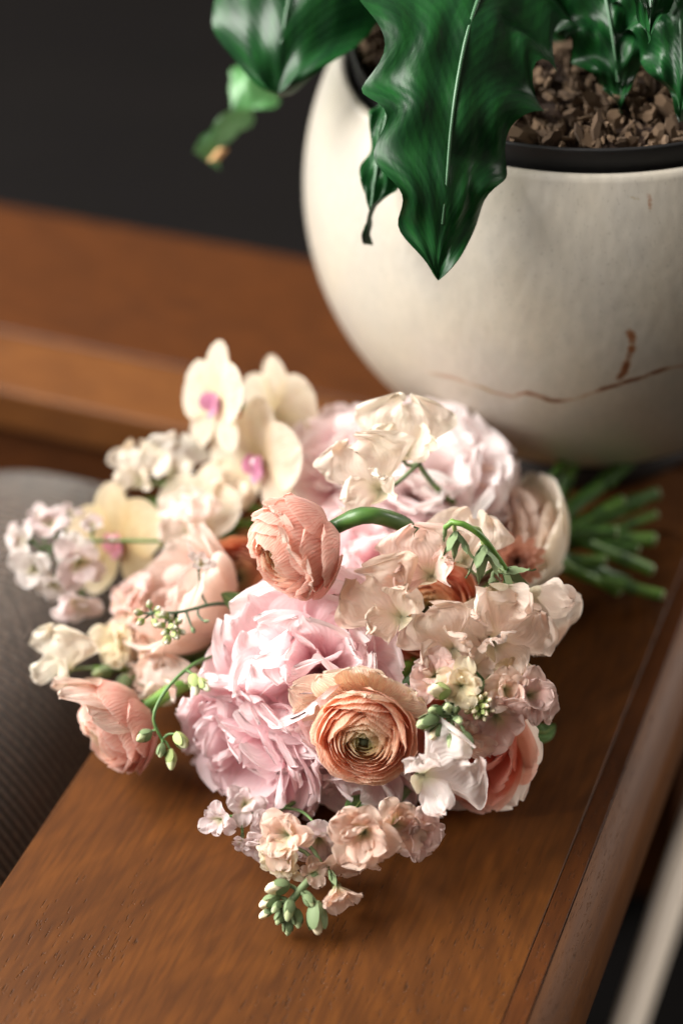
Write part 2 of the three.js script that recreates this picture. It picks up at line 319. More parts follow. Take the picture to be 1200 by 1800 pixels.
function fernLeaf(pts, width, hint, o = {}) {   // pts: midrib in the world; hint: the way its upper side faces
  const c = new THREE.CatmullRomCurve3(pts, false, 'centripetal'), NV = 110, NU = 26, seed = o.seed ?? 1;
  const fr = []; for (let k = 0; k <= NV; k++) { const p = c.getPointAt(k / NV), t = c.getTangentAt(k / NV), n = hint.clone().addScaledVector(t, -hint.dot(t)).normalize(); fr.push({ p, n, s: t.clone().cross(n).normalize(), t }); }
  const prof = o.prof ?? ((t) => Math.pow(Math.sin(Math.PI * clamp(t * 0.93 + 0.05)), 0.75) * (t > 0.86 ? lerp(1, 0.0, Math.pow((t - 0.86) / 0.14, 1.4)) : 1));
  const wave = o.wave ?? 0.006, wf = o.wf ?? 9;
  const geo = grid(NU, NV, (u, v, q) => {
    const k = Math.round(v * NV), f = fr[k], s = u * 2 - 1, as = Math.abs(s), side = s < 0 ? 0 : 3.1;
    const lobe = Math.sin((v * wf + side * 0.23) * Math.PI * 2 + 1.2 * noise3(v * 4, side, seed)), w = width / 2 * prof(v) * (1 + as * (o.jag ?? 0.09) * lobe + 0.06 * noise3(v * 6, side, seed + 5));
    const fold = o.fold ?? 0.22;
    q.copy(f.p).addScaledVector(f.s, s * w * Math.cos(fold * as)).addScaledVector(f.n, -fold * w * as * as * (o.droop ?? 1) + wave * Math.pow(as, 1.15) * Math.sin((v * wf + side * 0.23 + as * 0.5) * Math.PI * 2 + 1.2 * noise3(v * 4, side, seed) + 1) + 0.002 * noise3(s * 2, v * 9, seed + 2));
    q.addScaledVector(f.t, -as * as * w * (o.sweep ?? -0.25));
  });
  const leaf = worldMesh('leaf', geo, o.mat ?? leafMat, fern);
  const rib = tube(Array.from({ length: 16 }, (_, k) => { const f = fr[Math.round(k / 15 * NV * 0.93)]; return f.p.clone().addScaledVector(f.n, 0.0007); }), 0.0021, 0.0006, 40, 6);
  worldMesh('midrib', rib, ribMat, leaf);
  return leaf;
}
const crown = V(POT.x, 0.225, POT.z);
fernLeaf([crown, at(970, -190, 0.87), at(880, -80, 0.80), at(826, 40, 0.772), at(796, 190, 0.766), at(782, 340, 0.770), at(766, 490, 0.782)], 0.090, toward(0.22, 0.42, 0.85), { seed: 3, fold: 0.26, wave: 0.0056, wf: 9, jag: 0.13, sweep: -0.35, prof: (t) => t < 0.36 ? lerp(0.3, 1, smooth(0, 0.36, t)) : Math.pow(1 - Math.pow((t - 0.36) / 0.64, 2.5), 0.85) });
fernLeaf([crown, at(820, -330, 0.88), at(640, -270, 0.85), at(545, -120, 0.84), at(502, 30, 0.835), at(488, 168, 0.835)], 0.104, toward(-0.05, 0.5, 0.9), { seed: 8, fold: 0.2, wave: 0.007, wf: 5, jag: 0.05, prof: (t) => t < 0.5 ? lerp(0.3, 1, smooth(0, 0.5, t)) : Math.pow(1 - Math.pow((t - 0.5) / 0.5, 2.8), 0.7) });
{
  const l = fernLeaf([crown, at(760, -160, 0.93), at(560, -80, 0.93), at(470, 40, 0.925), at(432, 140, 0.925), at(400, 220, 0.925), at(362, 282, 0.925)], 0.042, toward(-0.75, 0.5, 0.5), { seed: 12, fold: 0.5, wave: 0.011, wf: 7, jag: 0.16, mat: leafPale });
  const tip = grid(8, 6, (u, v, q) => q.copy(at(382 + u * 20 - v * 18, 262 + v * 22, 0.9235)).addScaledVector(FWD, -0.003 * Math.sin(u * 3)));
  worldMesh('withered_tip', tip, brownTip, l);
}
fernLeaf([crown, at(880, -60, 0.86), at(740, 60, 0.83), at(683, 200, 0.812), at(660, 320, 0.808), at(646, 430, 0.812)], 0.030, toward(-0.5, 0.4, 0.75), { seed: 15, fold: 0.3, wave: 0.005, wf: 8, jag: 0.15 });
fernLeaf([crown.clone().add(V(0.01, 0, 0)), at(1010, -160, 0.85), at(1050, -60, 0.81), at(1075, 60, 0.80), at(1090, 200, 0.806)], 0.056, toward(-0.1, 0.2, 0.95), { seed: 21, fold: 0.3 });
fernLeaf([crown.clone().add(V(0.02, 0, 0.01)), at(1160, -170, 0.83), at(1185, -60, 0.79), at(1198, 80, 0.782), at(1196, 214, 0.79)], 0.062, toward(-0.35, 0.3, 0.9), { seed: 25, fold: 0.3 });
fernLeaf([crown.clone().add(V(0.0, 0, -0.01)), at(1080, -120, 0.87), at(1020, -60, 0.845), at(1000, 20, 0.84), at(992, 100, 0.845)], 0.046, toward(0.2, 0.3, 0.9), { seed: 27, fold: 0.3 });
fernLeaf([crown.clone().add(V(0.0, 0, -0.01)), at(1120, -220, 0.84), at(1135, -120, 0.79), at(1142, -10, 0.775), at(1140, 75, 0.775)], 0.05, toward(0.0, 0.5, 0.9), { seed: 29, fold: 0.3 });
fernLeaf([crown.clone().add(V(0.02, 0, -0.01)), at(1300, -260, 0.88), at(1420, -140, 0.87), at(1480, 60, 0.87)], 0.07, toward(0.5, 0.5, 0.7), { seed: 33, fold: 0.25 });
fernLeaf([crown.clone().add(V(0.0, 0, -0.02)), at(1040, -330, 0.98), at(960, -420, 1.04), at(880, -330, 1.1)], 0.07, toward(0, 0.9, 0.3), { seed: 35, fold: 0.25 });
// ---------------------------------------------------------------- petals
const veinMap = (seed, tint, n, strong) => canvasTex(256, 256, (c, w, h) => {
  const r = rng(seed); c.fillStyle = '#fff'; c.fillRect(0, 0, w, h);
  for (let k = 0; k < n; k++) {
    let x = w * (0.5 + (k / (n - 1) - 0.5) * 0.35), y = h; const dx = (k / (n - 1) - 0.5) * 1.15 + (r() - 0.5) * 0.12;
    c.strokeStyle = `rgba(${tint},${strong * (0.4 + r() * 0.8)})`; c.lineWidth = 0.7 + r() * 1.3; c.beginPath(); c.moveTo(x, y);
    while (y > 6) { y -= 8; x += dx * 8 * (0.5 + 0.7 * (1 - y / h)) * 0.55 + (r() - 0.5) * 1.8; c.lineTo(x, y); if (r() < 0.03) { c.stroke(); c.lineWidth *= 0.8; c.beginPath(); c.moveTo(x, y); } }
    c.stroke();
  }
  for (let k = 0; k < 500; k++) { c.fillStyle = `rgba(${tint},${strong * 0.12 * r()})`; c.beginPath(); c.ellipse(r() * w, r() * h, 2 + r() * 9, 4 + r() * 16, 0, 0, 7); c.fill(); }
});
const petalBump = dataTex(128, 128, (x, y) => { const v = 0.5 + 0.28 * Math.sin(x * Math.PI * 2 * 22 + 2 * noise3(x * 4, y * 3, 1)) + 0.25 * fbm(x * 7, y * 4, 5, 3); return [v, v, v]; }, false);
const petalMat = (map, extra = {}) => new THREE.MeshPhysicalMaterial({ color: 0xffffff, vertexColors: true, map, bumpMap: petalBump, bumpScale: 0.00022, roughness: 0.92, specularIntensity: 0.35, transmission: 0.6, thickness: 0, side: THREE.DoubleSide, ...extra });
const VEIN_PINK = veinMap(3, '252,195,190', 13, 0.2), VEIN_SOFT = veinMap(4, '245,215,200', 15, 0.14), VEIN_CORAL = veinMap(5, '215,105,95', 13, 0.45), VEIN_CREAM = veinMap(6, '215,180,130', 25, 0.5);
const M_PEONY = petalMat(VEIN_PINK), M_SOFT = petalMat(VEIN_SOFT), M_CORAL = petalMat(VEIN_CORAL), M_CREAM = petalMat(VEIN_CREAM);
const M_GREEN = new THREE.MeshPhysicalMaterial({ color: new THREE.Color(0.10, 0.20, 0.055), roughness: 0.55, transmission: 0.08, side: THREE.DoubleSide });
const M_SAGE = new THREE.MeshPhysicalMaterial({ color: new THREE.Color(0.17, 0.235, 0.105), roughness: 0.7, transmission: 0.1, side: THREE.DoubleSide });
const M_LIME = new THREE.MeshPhysicalMaterial({ color: new THREE.Color(0.36, 0.44, 0.15), roughness: 0.7, transmission: 0.15, side: THREE.DoubleSide });
const M_DEEP = new THREE.MeshPhysicalMaterial({ color: new THREE.Color(0.045, 0.085, 0.04), roughness: 0.55, side: THREE.DoubleSide });
const M_STEM = new THREE.MeshPhysicalMaterial({ map: dataTex(64, 256, (x, y) => mixc([0.27, 0.43, 0.14], [0.42, 0.57, 0.22], clamp(0.5 + fbm(x * 3, y * 14, 3, 3)))), roughness: 0.5, clearcoat: 0.15 });
const M_STEMD = new THREE.MeshPhysicalMaterial({ map: dataTex(64, 256, (x, y) => mixc([0.19, 0.33, 0.13], [0.30, 0.45, 0.18], clamp(0.5 + fbm(x * 3, y * 14, 7, 3)))), roughness: 0.5, clearcoat: 0.15 });
const M_CUT = new THREE.MeshStandardMaterial({ color: new THREE.Color(0.45, 0.52, 0.32), roughness: 0.8 });

const ROUND = (tm, b) => (t) => t < tm ? lerp(b, 1, smooth(0, tm, t)) : Math.max(0.2, Math.sqrt(Math.max(0, 1 - ((t - tm) / (1 - tm)) ** 2)));
const POINT = (tm, b) => (t) => t < tm ? lerp(b, 1, smooth(0, tm, t)) : Math.max(0.02, 1 - Math.pow((t - tm) / (1 - tm), 1.5));
// A petal that leaves the flower's axis (y) in the direction z: it opens by a0 degrees at its base and a1 at its tip, is cupped across, ruffled and jagged at its edge.
function petalGeo(o) {
  const { L, W, a0, a1, r0 = 0, h0 = 0, cup = 0, prof = ROUND(0.55, 0.3), nu = 12, nv = 13, ruf = 0, rf = 3, notch = 0, jag = 0, jf = 5, tipCurl = 0, edgeCurl = 0, fold = 0, seed = 1, col, lean = 0 } = o;
  const N = 48, R = [r0], H = [h0], T = [];
  for (let k = 0; k <= N; k++) { const t = k / N, a = (lerp(a0, a1, Math.pow(t, o.ease ?? 1)) + tipCurl * Math.pow(clamp((t - 0.62) / 0.38), 1.6)) * RAD; T.push(a); if (k < N) { R.push(R[k] + Math.sin(a) * L / N); H.push(H[k] + Math.cos(a) * L / N); } }
  const tt = (u, v) => { const s = u * 2 - 1, t = 1 - Math.pow(1 - v, 1.35); return t * (1 - notch * Math.exp(-((s / 0.32) ** 2)) * t * t - jag * (0.5 + 0.5 * noise3(s * jf, seed * 3.7, 1)) * t * t * t); };
  return grid(nu, nv, (u, v, q) => {
    const s = u * 2 - 1, t0 = 1 - Math.pow(1 - v, 1.35), t = clamp(tt(u, v)), f = t * N, k = Math.min(N - 1, Math.floor(f)), m = f - k;
    const rho = lerp(R[k], R[k + 1], m), h = lerp(H[k], H[k + 1], m), a = lerp(T[k], T[k + 1], m), w = W / 2 * prof(t0), x0 = s * w, kap = cup * (1 - 0.45 * t);
    let x = x0, d = 0; if (Math.abs(kap) > 1e-3) { x = Math.sin(x0 * kap) / kap; d = (1 - Math.cos(x0 * kap)) / kap; }
    const e = Math.max(Math.pow(Math.abs(s), 1.6) * smooth(0.1, 0.6, t0), smooth(0.35, 1, t0));
    d += ruf * e * (noise3(s * rf, t * rf * 0.9, seed) + (o.crisp ?? 0.3) * noise3(s * rf * 2.6, t * rf * 2.2, seed + 9)) + fold * Math.abs(s) * w - edgeCurl * Math.pow(Math.abs(s), 3) * W * smooth(0.2, 0.9, t0);
    x += ruf * 0.6 * e * noise3(s * rf + 20, t * rf, seed + 3) + lean * t * t * W;
    q.set(x, h + Math.sin(a) * d, rho - Math.cos(a) * d);
  }, (u, v) => col ? col(clamp(tt(u, v)), u * 2 - 1, seed) : [0.8, 0.7, 0.7]);
}
// A petal lying on a globe (ranunculus, rose heart): from th0 to th1 degrees measured from the globe's underside
function shellGeo(o) {
  const { R, th0, th1, az, flat = 0.9, seed = 1, col, wav = 0.03, flare = 0, nu = 14, nv = 12, spiral = 0.05, jag = 0.07 } = o;
  return grid(nu, nv, (u, v, q) => {
    const s = u * 2 - 1, t = v, top = th1 * (1 - 0.05 * s * s - 0.16 * s ** 4 - jag * (0.5 + 0.5 * noise3(s * 3.2, seed * 2.3, 4))), th = lerp(th0, top, t) * RAD;
    const ww = az * RAD * lerp(0.45, 1, smooth(0, 0.5, t)) * (t > 0.75 ? Math.sqrt(1 - 0.4 * ((t - 0.75) / 0.25) ** 2) : 1), ph = s * ww;
    const r = R * (1 + spiral * s + wav * smooth(0.3, 1, t) * (noise3(s * 2.2, t * 1.6, seed) + 0.4 * noise3(s * 6, t * 4, seed + 4)) + flare * Math.pow(t, 6));
    q.set(Math.sin(ph) * Math.sin(th) * r, -Math.cos(th) * r * flat, Math.cos(ph) * Math.sin(th) * r);
  }, (u, v) => col(v, u * 2 - 1, seed));
}
const ramp = (stops) => (t) => { for (let k = 0; k < stops.length - 1; k++) if (t <= stops[k + 1][0]) return mixc(stops[k][1], stops[k + 1][1], clamp((t - stops[k][0]) / (stops[k + 1][0] - stops[k][0]))); return stops[stops.length - 1][1]; };
const dye = (stops, vary = 0.05) => { const f = ramp(stops); return (t, s, seed) => { const n = 1 + vary * noise3(s * 1.3, t * 2, seed + 30), c = f(t); return [c[0] * lerp(1, n, 0.5), c[1] * n, c[2] * n]; }; };
const turn = (m, phi, wob = 0, r = Math.random) => { m.rotation.set((r() - 0.5) * wob, phi, (r() - 0.5) * wob, 'YXZ'); return m; };

// ---------------------------------------------------------------- stems: all run to the tie, some show beyond it
const TIE = level(925, 968, 0.028);
const GROUP = 'flowers of the bouquet on the bench';
const STEM_ENDS = [[1104, 812, 0.040, 0.0040], [1012, 803, 0.046, 0.0030], [995, 800, 0.052, 0.0022], [1152, 868, 0.020, 0.0034], [1092, 880, 0.030, 0.0030], [1146, 948, 0.012, 0.0036], [1080, 935, 0.034, 0.0034], [1142, 1002, 0.008, 0.0032], [1162, 1046, 0.005, 0.0028], [1100, 1020, 0.006, 0.0030], [1150, 905, 0.014, 0.0022], [1060, 985, 0.022, 0.0028], [1120, 965, 0.018, 0.0022], [1085, 1040, 0.004, 0.0024], [1126, 885, 0.010, 0.0024], [1070, 905, 0.012, 0.0028]];
let stemNo = 0;
function cutEnd(parent, from, e, r) {           // pale cut face and a swollen node a little before it
  const d = e.clone().sub(from).normalize();
  worldMesh('cut_end', tube([e.clone().addScaledVector(d, -0.0004), e.clone().addScaledVector(d, 0.0007)], r * 0.96, r * 0.9, 2, 10), M_CUT, parent);
  const n = e.clone().addScaledVector(d, -0.016 - 0.02 * ((r * 1e4) % 1));
  worldMesh('node', tube([-0.003, -0.001, 0.001, 0.003].map((k) => n.clone().addScaledVector(d, k)), r * 1.12, r * 1.2, 4, 9, 0.1), M_STEMD, parent);
}
const rs = rng(1234);
function stem(parent, base, back, r, o = {}) {  // base of the flower head, the way its stem leaves it
  const tie = TIE.clone().add(V((rs() - 0.5) * 0.018, (rs() - 0.5) * 0.024, (rs() - 0.5) * 0.022)); tie.y = Math.max(tie.y, 0.006);
  const len = base.distanceTo(tie), pts = [base.clone(), base.clone().addScaledVector(back, Math.min(o.lead ?? 0.02, len * 0.25)), ...(o.via ?? []), base.clone().lerp(tie, 0.62).add(V(0, -0.012 * clamp(len / 0.15), 0)), tie];
  for (const p of pts) p.y = Math.max(p.y, r + 0.001);
  const end = o.short ? null : STEM_ENDS[stemNo++];
  if (end) { const e = level(end[0], end[1], Math.max(end[2], end[3] + 0.001)); pts.push(tie.clone().lerp(e, 0.5), e); }
  worldMesh('stem', tube(pts, r, end ? end[3] : r, 40, 9, 0.16), o.mat ?? (stemNo % 3 === 1 ? M_STEMD : M_STEM), parent);
  if (end) cutEnd(parent, pts[pts.length - 2], pts[pts.length - 1], end[3]);
}
const sepals = (parent, n, L, W, a0, a1, mat, h0 = 0, seed = 1) => { const g = petalGeo({ L, W, a0, a1, h0, prof: POINT(0.35, 0.5), nu: 4, nv: 7, cup: 60, seed }); g.deleteAttribute('color'); for (let k = 0; k < n; k++) turn(mesh('sepal', g, mat, parent), k / n * Math.PI * 2 + 0.3 * seed); };

// ---------------------------------------------------------------- peonies
function peony(label, pos, axis, size, seed, o = {}) {
  const g = thing('peony', label, 'peony', GROUP); orient(g, pos.clone().addScaledVector(axis, -size * 0.45), axis, o.up ?? toward(0, 1, 0));
  const r = rng(seed), pale = o.pale ?? [0.98, 0.85, 0.86], mid = o.mid ?? [0.97, 0.77, 0.80], deep = o.deep ?? [0.94, 0.54, 0.61];
  const col = dye([[0, deep], [0.4, mid], [0.8, pale], [1, mixc(pale, [0.93, 0.88, 0.87], 0.5)]], 0.10);
  const guard = [0, 1, 2].map((k) => petalGeo({ L: size * 1.12, W: size * 1.05, a0: 88, a1: 34, cup: 13, ruf: 0.003, rf: 1.8, jag: 0.10, jf: 3, notch: 0.08, prof: ROUND(0.6, 0.35), seed: seed + k, col, nu: 14, nv: 14 }));
  for (let k = 0; k < 8; k++) turn(mesh('petal', guard[k % 3], M_PEONY, g), k / 8 * Math.PI * 2 + r() * 0.3, 0.25, r);
  const n = o.n ?? 40, big = Math.round(n * 0.62), small = Math.round(n * 0.45);
  const shape = (L, W, a0, a1, k, more) => petalGeo({ L, W, a0, a1, cup: 9 + r() * 16, ruf: size * 0.075, rf: 1.15 + r() * 0.5, crisp: 0.16, jag: 0.12, jf: 3.5 + r() * 3, notch: r() < 0.55 ? 0.15 : 0.02, tipCurl: (r() - 0.3) * 70, prof: ROUND(0.68, 0.2), seed: seed * 3 + k, col, nu: 16, nv: 15, ...more });
  for (let k = 0; k < big; k++) {               // broad loose petals, from upright in the middle to spilling outward
    const t = Math.pow((k + 0.5) / big, 0.7), m = mesh('petal', shape(size * lerp(0.86, 1.1, t) * (0.9 + 0.2 * r()), size * lerp(0.66, 1.08, r()), lerp(16, 86, t), lerp(2, 62, t) + (r() - 0.5) * 30, k), M_PEONY, g);
    turn(m, k * 2.39996 + r() * 0.8, 0.30, r);
  }
  for (let k = 0; k < small; k++) {             // shorter ragged ones between them
    const t = Math.sqrt((k + 0.5) / small), m = mesh('petal', shape(size * (0.72 + 0.26 * r()), size * lerp(0.34, 0.56, r()), lerp(5, 74, t), lerp(8, 76, t) + (r() - 0.5) * 30, 200 + k, { jag: 0.18, nu: 12, nv: 12 }), M_PEONY, g);
    turn(m, k * 2.39996 + 1.1 + r() * 0.8, 0.4, r);
  }
  stem(g, g.position.clone(), axis.clone().negate(), 0.0036, o);
  return g;
}
// ---------------------------------------------------------------- ranunculus
function ranunculus(label, pos, axis, R, seed, o = {}) {
  const g = thing('ranunculus', label, 'ranunculus', GROUP); orient(g, pos, axis, o.up ?? toward(0, 1, 0));
  const r = rng(seed), K = o.layers ?? 10, rim = o.rim ?? [0.86, 0.60, 0.46], body = o.body ?? [0.86, 0.42, 0.27], base = o.base ?? [0.80, 0.52, 0.36], heart = [0.58, 0.60, 0.24];
  for (let k = 0; k < K; k++) {
    const t = k / (K - 1), n = k < 2 ? 6 : k > 7 ? 4 : 5, cc = dye([[0, base], [0.6, mixc(body, heart, Math.pow(t, 4) * 0.9)], [0.9, mixc(body, heart, Math.pow(t, 3) * 0.9)], [1, mixc(rim, heart, Math.pow(t, 3) * 0.7)]], 0.08);
    const vs = [0, 1].map((j) => shellGeo({ R: R * lerp(1, 0.2, Math.pow(t, 0.92)), th0: 28, th1: (k < 4 ? lerp((o.th ?? 118) - (o.steps ?? 22), o.th ?? 118, k / 4) : lerp(o.th ?? 118, 150, (k - 4) / (K - 5))) + (r() - 0.5) * 10, az: lerp(50, 72, t), flat: o.flat ?? 0.86, seed: seed + k * 5 + j, col: cc, wav: 0.03, spiral: 0.05, flare: k < 3 ? 0.03 : -0.02, jag: 0.045 }));
    for (let j = 0; j < n; j++) { const m = mesh('petal', vs[j % 2], M_CORAL, g); turn(m, j / n * Math.PI * 2 + k * 1.1 + r() * 0.35, 0.10, r); }
  }
  mesh('heart', new THREE.SphereGeometry(R * 0.13, 14, 10).scale(1, 0.9, 1), new THREE.MeshStandardMaterial({ color: new THREE.Color(0.05, 0.06, 0.025), roughness: 0.7 }), g);
  const oc = o.guard ?? [0.86, 0.66, 0.46], gcol = dye([[0, mixc(oc, [0.8, 0.5, 0.3], 0.5)], [0.5, oc], [1, mixc(oc, [0.9, 0.85, 0.75], 0.5)]], 0.08);
  (o.guards ?? []).forEach(([phi, a0, a1, L], k) => turn(mesh('petal', petalGeo({ L: R * L, W: R * 1.05, a0, a1, h0: -R * 0.78, r0: R * 0.1, cup: 18, ruf: 0.0016, rf: 2, jag: 0.06, jf: 2.5, tipCurl: 12, prof: ROUND(0.6, 0.35), seed: seed + 90 + k, col: gcol }), M_CORAL, g), phi * RAD, 0.1, r));
  sepals(g, 5, R * 0.55, R * 0.3, 75, 105, M_GREEN, -R * 0.86, seed);
  stem(g, pos.clone().addScaledVector(axis, -R * 0.84), axis.clone().negate(), o.stemR ?? 0.0034, o);
  return g;
}
// ---------------------------------------------------------------- roses
function rose(label, pos, axis, R, seed, o = {}) {
  const g = thing('rose', label, 'rose', GROUP); orient(g, pos, axis, o.up ?? toward(0, 1, 0));
  const r = rng(seed), outer = o.outer ?? [0.84, 0.68, 0.58], inner = o.inner ?? [0.86, 0.62, 0.52], foot = o.foot ?? [0.82, 0.62, 0.30];
  const K = o.layers ?? 8;
  for (let k = 0; k < K; k++) {
    const t = k / (K - 1), c = mixc(outer, inner, smooth(o.from ?? 0.05, o.till ?? 0.6, t)), n = k < 2 ? 5 : 4;
    const cc = dye([[0, mixc(c, foot, 0.7)], [0.45, c], [1, mixc(c, [0.9, 0.84, 0.8], o.lip ?? 0.3)]], 0.05);
    for (let j = 0; j < n; j++) {
      const geo = k < 4 ? petalGeo({ L: R * lerp(2.25, 1.9, t), W: R * lerp(1.75, 1.5, t), a0: lerp(96, 70, t), a1: lerp(o.open ?? 2, -22, t) + (r() - 0.5) * 12, cup: lerp(26, 44, t) * 0.04 / R * 0.7, h0: -R * 0.8, ruf: R * 0.045, rf: 1.4, jag: 0.05, jf: 2, tipCurl: (k < 2 ? 62 : 26) * (0.6 + r() * 0.7), ease: 0.7, prof: ROUND(0.62, 0.4), seed: seed + k * 9 + j, col: cc, nu: 16, nv: 18 })
        : shellGeo({ R: R * lerp(0.78, 0.16, (k - 4) / Math.max(1, K - 5)), th0: 30, th1: lerp(132, 150, t), az: 62, flat: 1.05, seed: seed + k * 9 + j, col: cc, wav: 0.06, spiral: 0.10, flare: 0.04, jag: 0.06 });
      turn(mesh('petal', geo, M_SOFT, g), j / n * Math.PI * 2 + k * 0.9 + (r() - 0.5) * 0.3, 0.08, r);
    }
  }
  sepals(g, 5, R * 0.7, R * 0.22, 95, 125, M_GREEN, -R * 0.84, seed);
  stem(g, pos.clone().addScaledVector(axis, -R * 0.84), axis.clone().negate(), 0.0036, o);
  return g;
}
// ---------------------------------------------------------------- sweet peas: blossoms of one stem are its parts
function peaBlossom(parent, pos, face, up, size, seed, o = {}) {
  size *= 1.22;
  const b = place(sub('blossom', parent), parent, pos, face, up), r = rng(seed), tone = (o.tone ?? [0.86, 0.76, 0.66]).map((x) => Math.min(0.95, x * 1.09)), blush = (o.blush ?? [0.85, 0.64, 0.56]).map((x) => Math.min(0.94, x * 1.06)), heart = [0.86, 0.80, 0.55];
  const col = dye([[0, heart], [0.3, mixc(tone, blush, 0.25)], [0.75, tone], [1, mixc(tone, blush, o.edge ?? 0.3)]], 0.06);
  const std = petalGeo({ L: size * 0.92, W: size * 1.42, a0: o.a0 ?? 42, a1: o.a1 ?? 108, cup: -12, fold: -0.12, ruf: size * 0.165, rf: 2.5, notch: 0.17, jag: 0.06, jf: 4, prof: ROUND(0.5, 0.16), seed, col, nu: 22, nv: 18, tipCurl: 18 });
  mesh('standard_petal', std, M_SOFT, b);
  for (const s of [-1, 1]) {
    const w = petalGeo({ L: size * 0.66, W: size * 0.58, a0: 40, a1: 12 + r() * 30, cup: 30, ruf: size * 0.11, rf: 2.2, jag: 0.05, prof: ROUND(0.6, 0.22), seed: seed + 5 + s, col, nu: 12, nv: 12, lean: 0.1 * s, r0: size * 0.02 });
    turn(mesh('wing_petal', w, M_SOFT, b), s * (1.15 + r() * 0.35) + (o.wing ?? 0), 0.2, r);
  }
  mesh('keel_petal', petalGeo({ L: size * 0.42, W: size * 0.26, a0: 70, a1: -15, cup: 90, prof: ROUND(0.5, 0.3), seed: seed + 8, col: dye([[0, heart], [1, [0.84, 0.78, 0.62]]]), nu: 8, nv: 10 }), M_CREAM, b).rotation.y = Math.PI;
  sepals(b, 5, size * 0.24, size * 0.09, 25, 60, M_SAGE, -size * 0.10, seed);
  mesh('calyx', new THREE.LatheGeometry([[0.0001, -0.16], [0.035, -0.15], [0.06, -0.1], [0.065, -0.03], [0.05, 0.01]].map(([x, y]) => new THREE.Vector2(x * size, y * size)), 10), M_SAGE, b);
  return b;
}
function sweetPea(label, stemPts, blossoms, seed, o = {}) {
  const g = thing('sweet_pea', label, 'sweet pea', GROUP); g.position.copy(stemPts[0]); g.updateMatrixWorld(true);
  const c = new THREE.CatmullRomCurve3(stemPts, false, 'centripetal');
  blossoms.forEach(([pos, face, up, size, opt], k) => {
    const b = peaBlossom(g, pos, face, up, size, seed + k * 17, { ...o, ...opt }), back = pos.clone().addScaledVector(face, -size * 0.15);
    let best = 0, bd = 9; for (let i = 0; i <= 40; i++) { const d = c.getPoint(i / 40).distanceTo(back); if (d < bd) { bd = d; best = i / 40; } }
    worldMesh('pedicel', tube([back, back.clone().addScaledVector(face, -0.006).lerp(c.getPoint(best), 0.3), c.getPoint(best)], 0.0009, 0.0010, 8, 6), M_SAGE, g);
  });
  worldMesh('stem', tube(stemPts, o.r0 ?? 0.0013, 0.0018, 30, 7), M_STEM, g);
  return g;
}
// ---------------------------------------------------------------- orchids
function orchid(label, pos, face, up, size, seed, o = {}) {
  const g = thing('orchid', label, 'orchid', GROUP); orient(g, pos, face, up);
  const r = rng(seed), tone = o.tone ?? [0.80, 0.71, 0.57], pale = mixc(tone, [0.84, 0.78, 0.69], 0.5), col = dye([[0, mixc(tone, [0.8, 0.68, 0.3], 0.5)], [0.45, tone], [1, pale]], 0.07);
  const sepal = (phi, L, W, a0, a1, k, name) => turn(mesh(name, petalGeo({ L: size * L, W: size * W, a0, a1, cup: 10, ruf: size * 0.02, rf: 1.3, prof: ROUND(0.52, 0.28), seed: seed + k, col, nu: 12, nv: 14 }), M_CREAM, g), phi * RAD, 0.08, r);
  sepal(0, 0.98, 0.66, 72, 92, 1, 'sepal'); sepal(138, 0.95, 0.60, 74, 96, 2, 'sepal'); sepal(-138, 0.95, 0.60, 74, 96, 3, 'sepal');
  sepal(70, 0.95, 0.98, 70, 92, 4, 'petal'); sepal(-70, 0.95, 0.98, 70, 92, 5, 'petal');
  const mag = o.lip ?? [0.70, 0.28, 0.50], lc = dye([[0, [0.82, 0.62, 0.35]], [0.3, mixc(mag, [0.85, 0.6, 0.7], 0.5)], [1, mag]], 0.3);
  const lipMat = M_PEONY, lip = sub('lip', g);
  for (const s of [-1, 1]) turn(mesh('side_lobe', petalGeo({ L: size * 0.36, W: size * 0.30, a0: 46, a1: -10, cup: 70, prof: ROUND(0.6, 0.5), seed: seed + 7, col: lc, nu: 8, nv: 9 }), lipMat, lip), s * 1.5);
  turn(mesh('mid_lobe', petalGeo({ L: size * 0.36, W: size * 0.24, a0: 35, a1: 75, cup: -40, prof: POINT(0.55, 0.5), seed: seed + 8, col: lc, nu: 8, nv: 9 }), lipMat, lip), Math.PI);
  mesh('column', new THREE.SphereGeometry(size * 0.075, 12, 10).scale(1, 1.6, 1).translate(0, size * 0.12, size * 0.04), new THREE.MeshStandardMaterial({ color: new THREE.Color(0.84, 0.66, 0.72), roughness: 0.6 }), g);
  if (o.to) worldMesh('stem', tube([pos.clone().addScaledVector(face, -0.002), pos.clone().addScaledVector(face, -0.014).add(V(0, -0.003, 0)), o.to], 0.0013, 0.0018, 12, 6), M_STEM, g);
  return g;
}
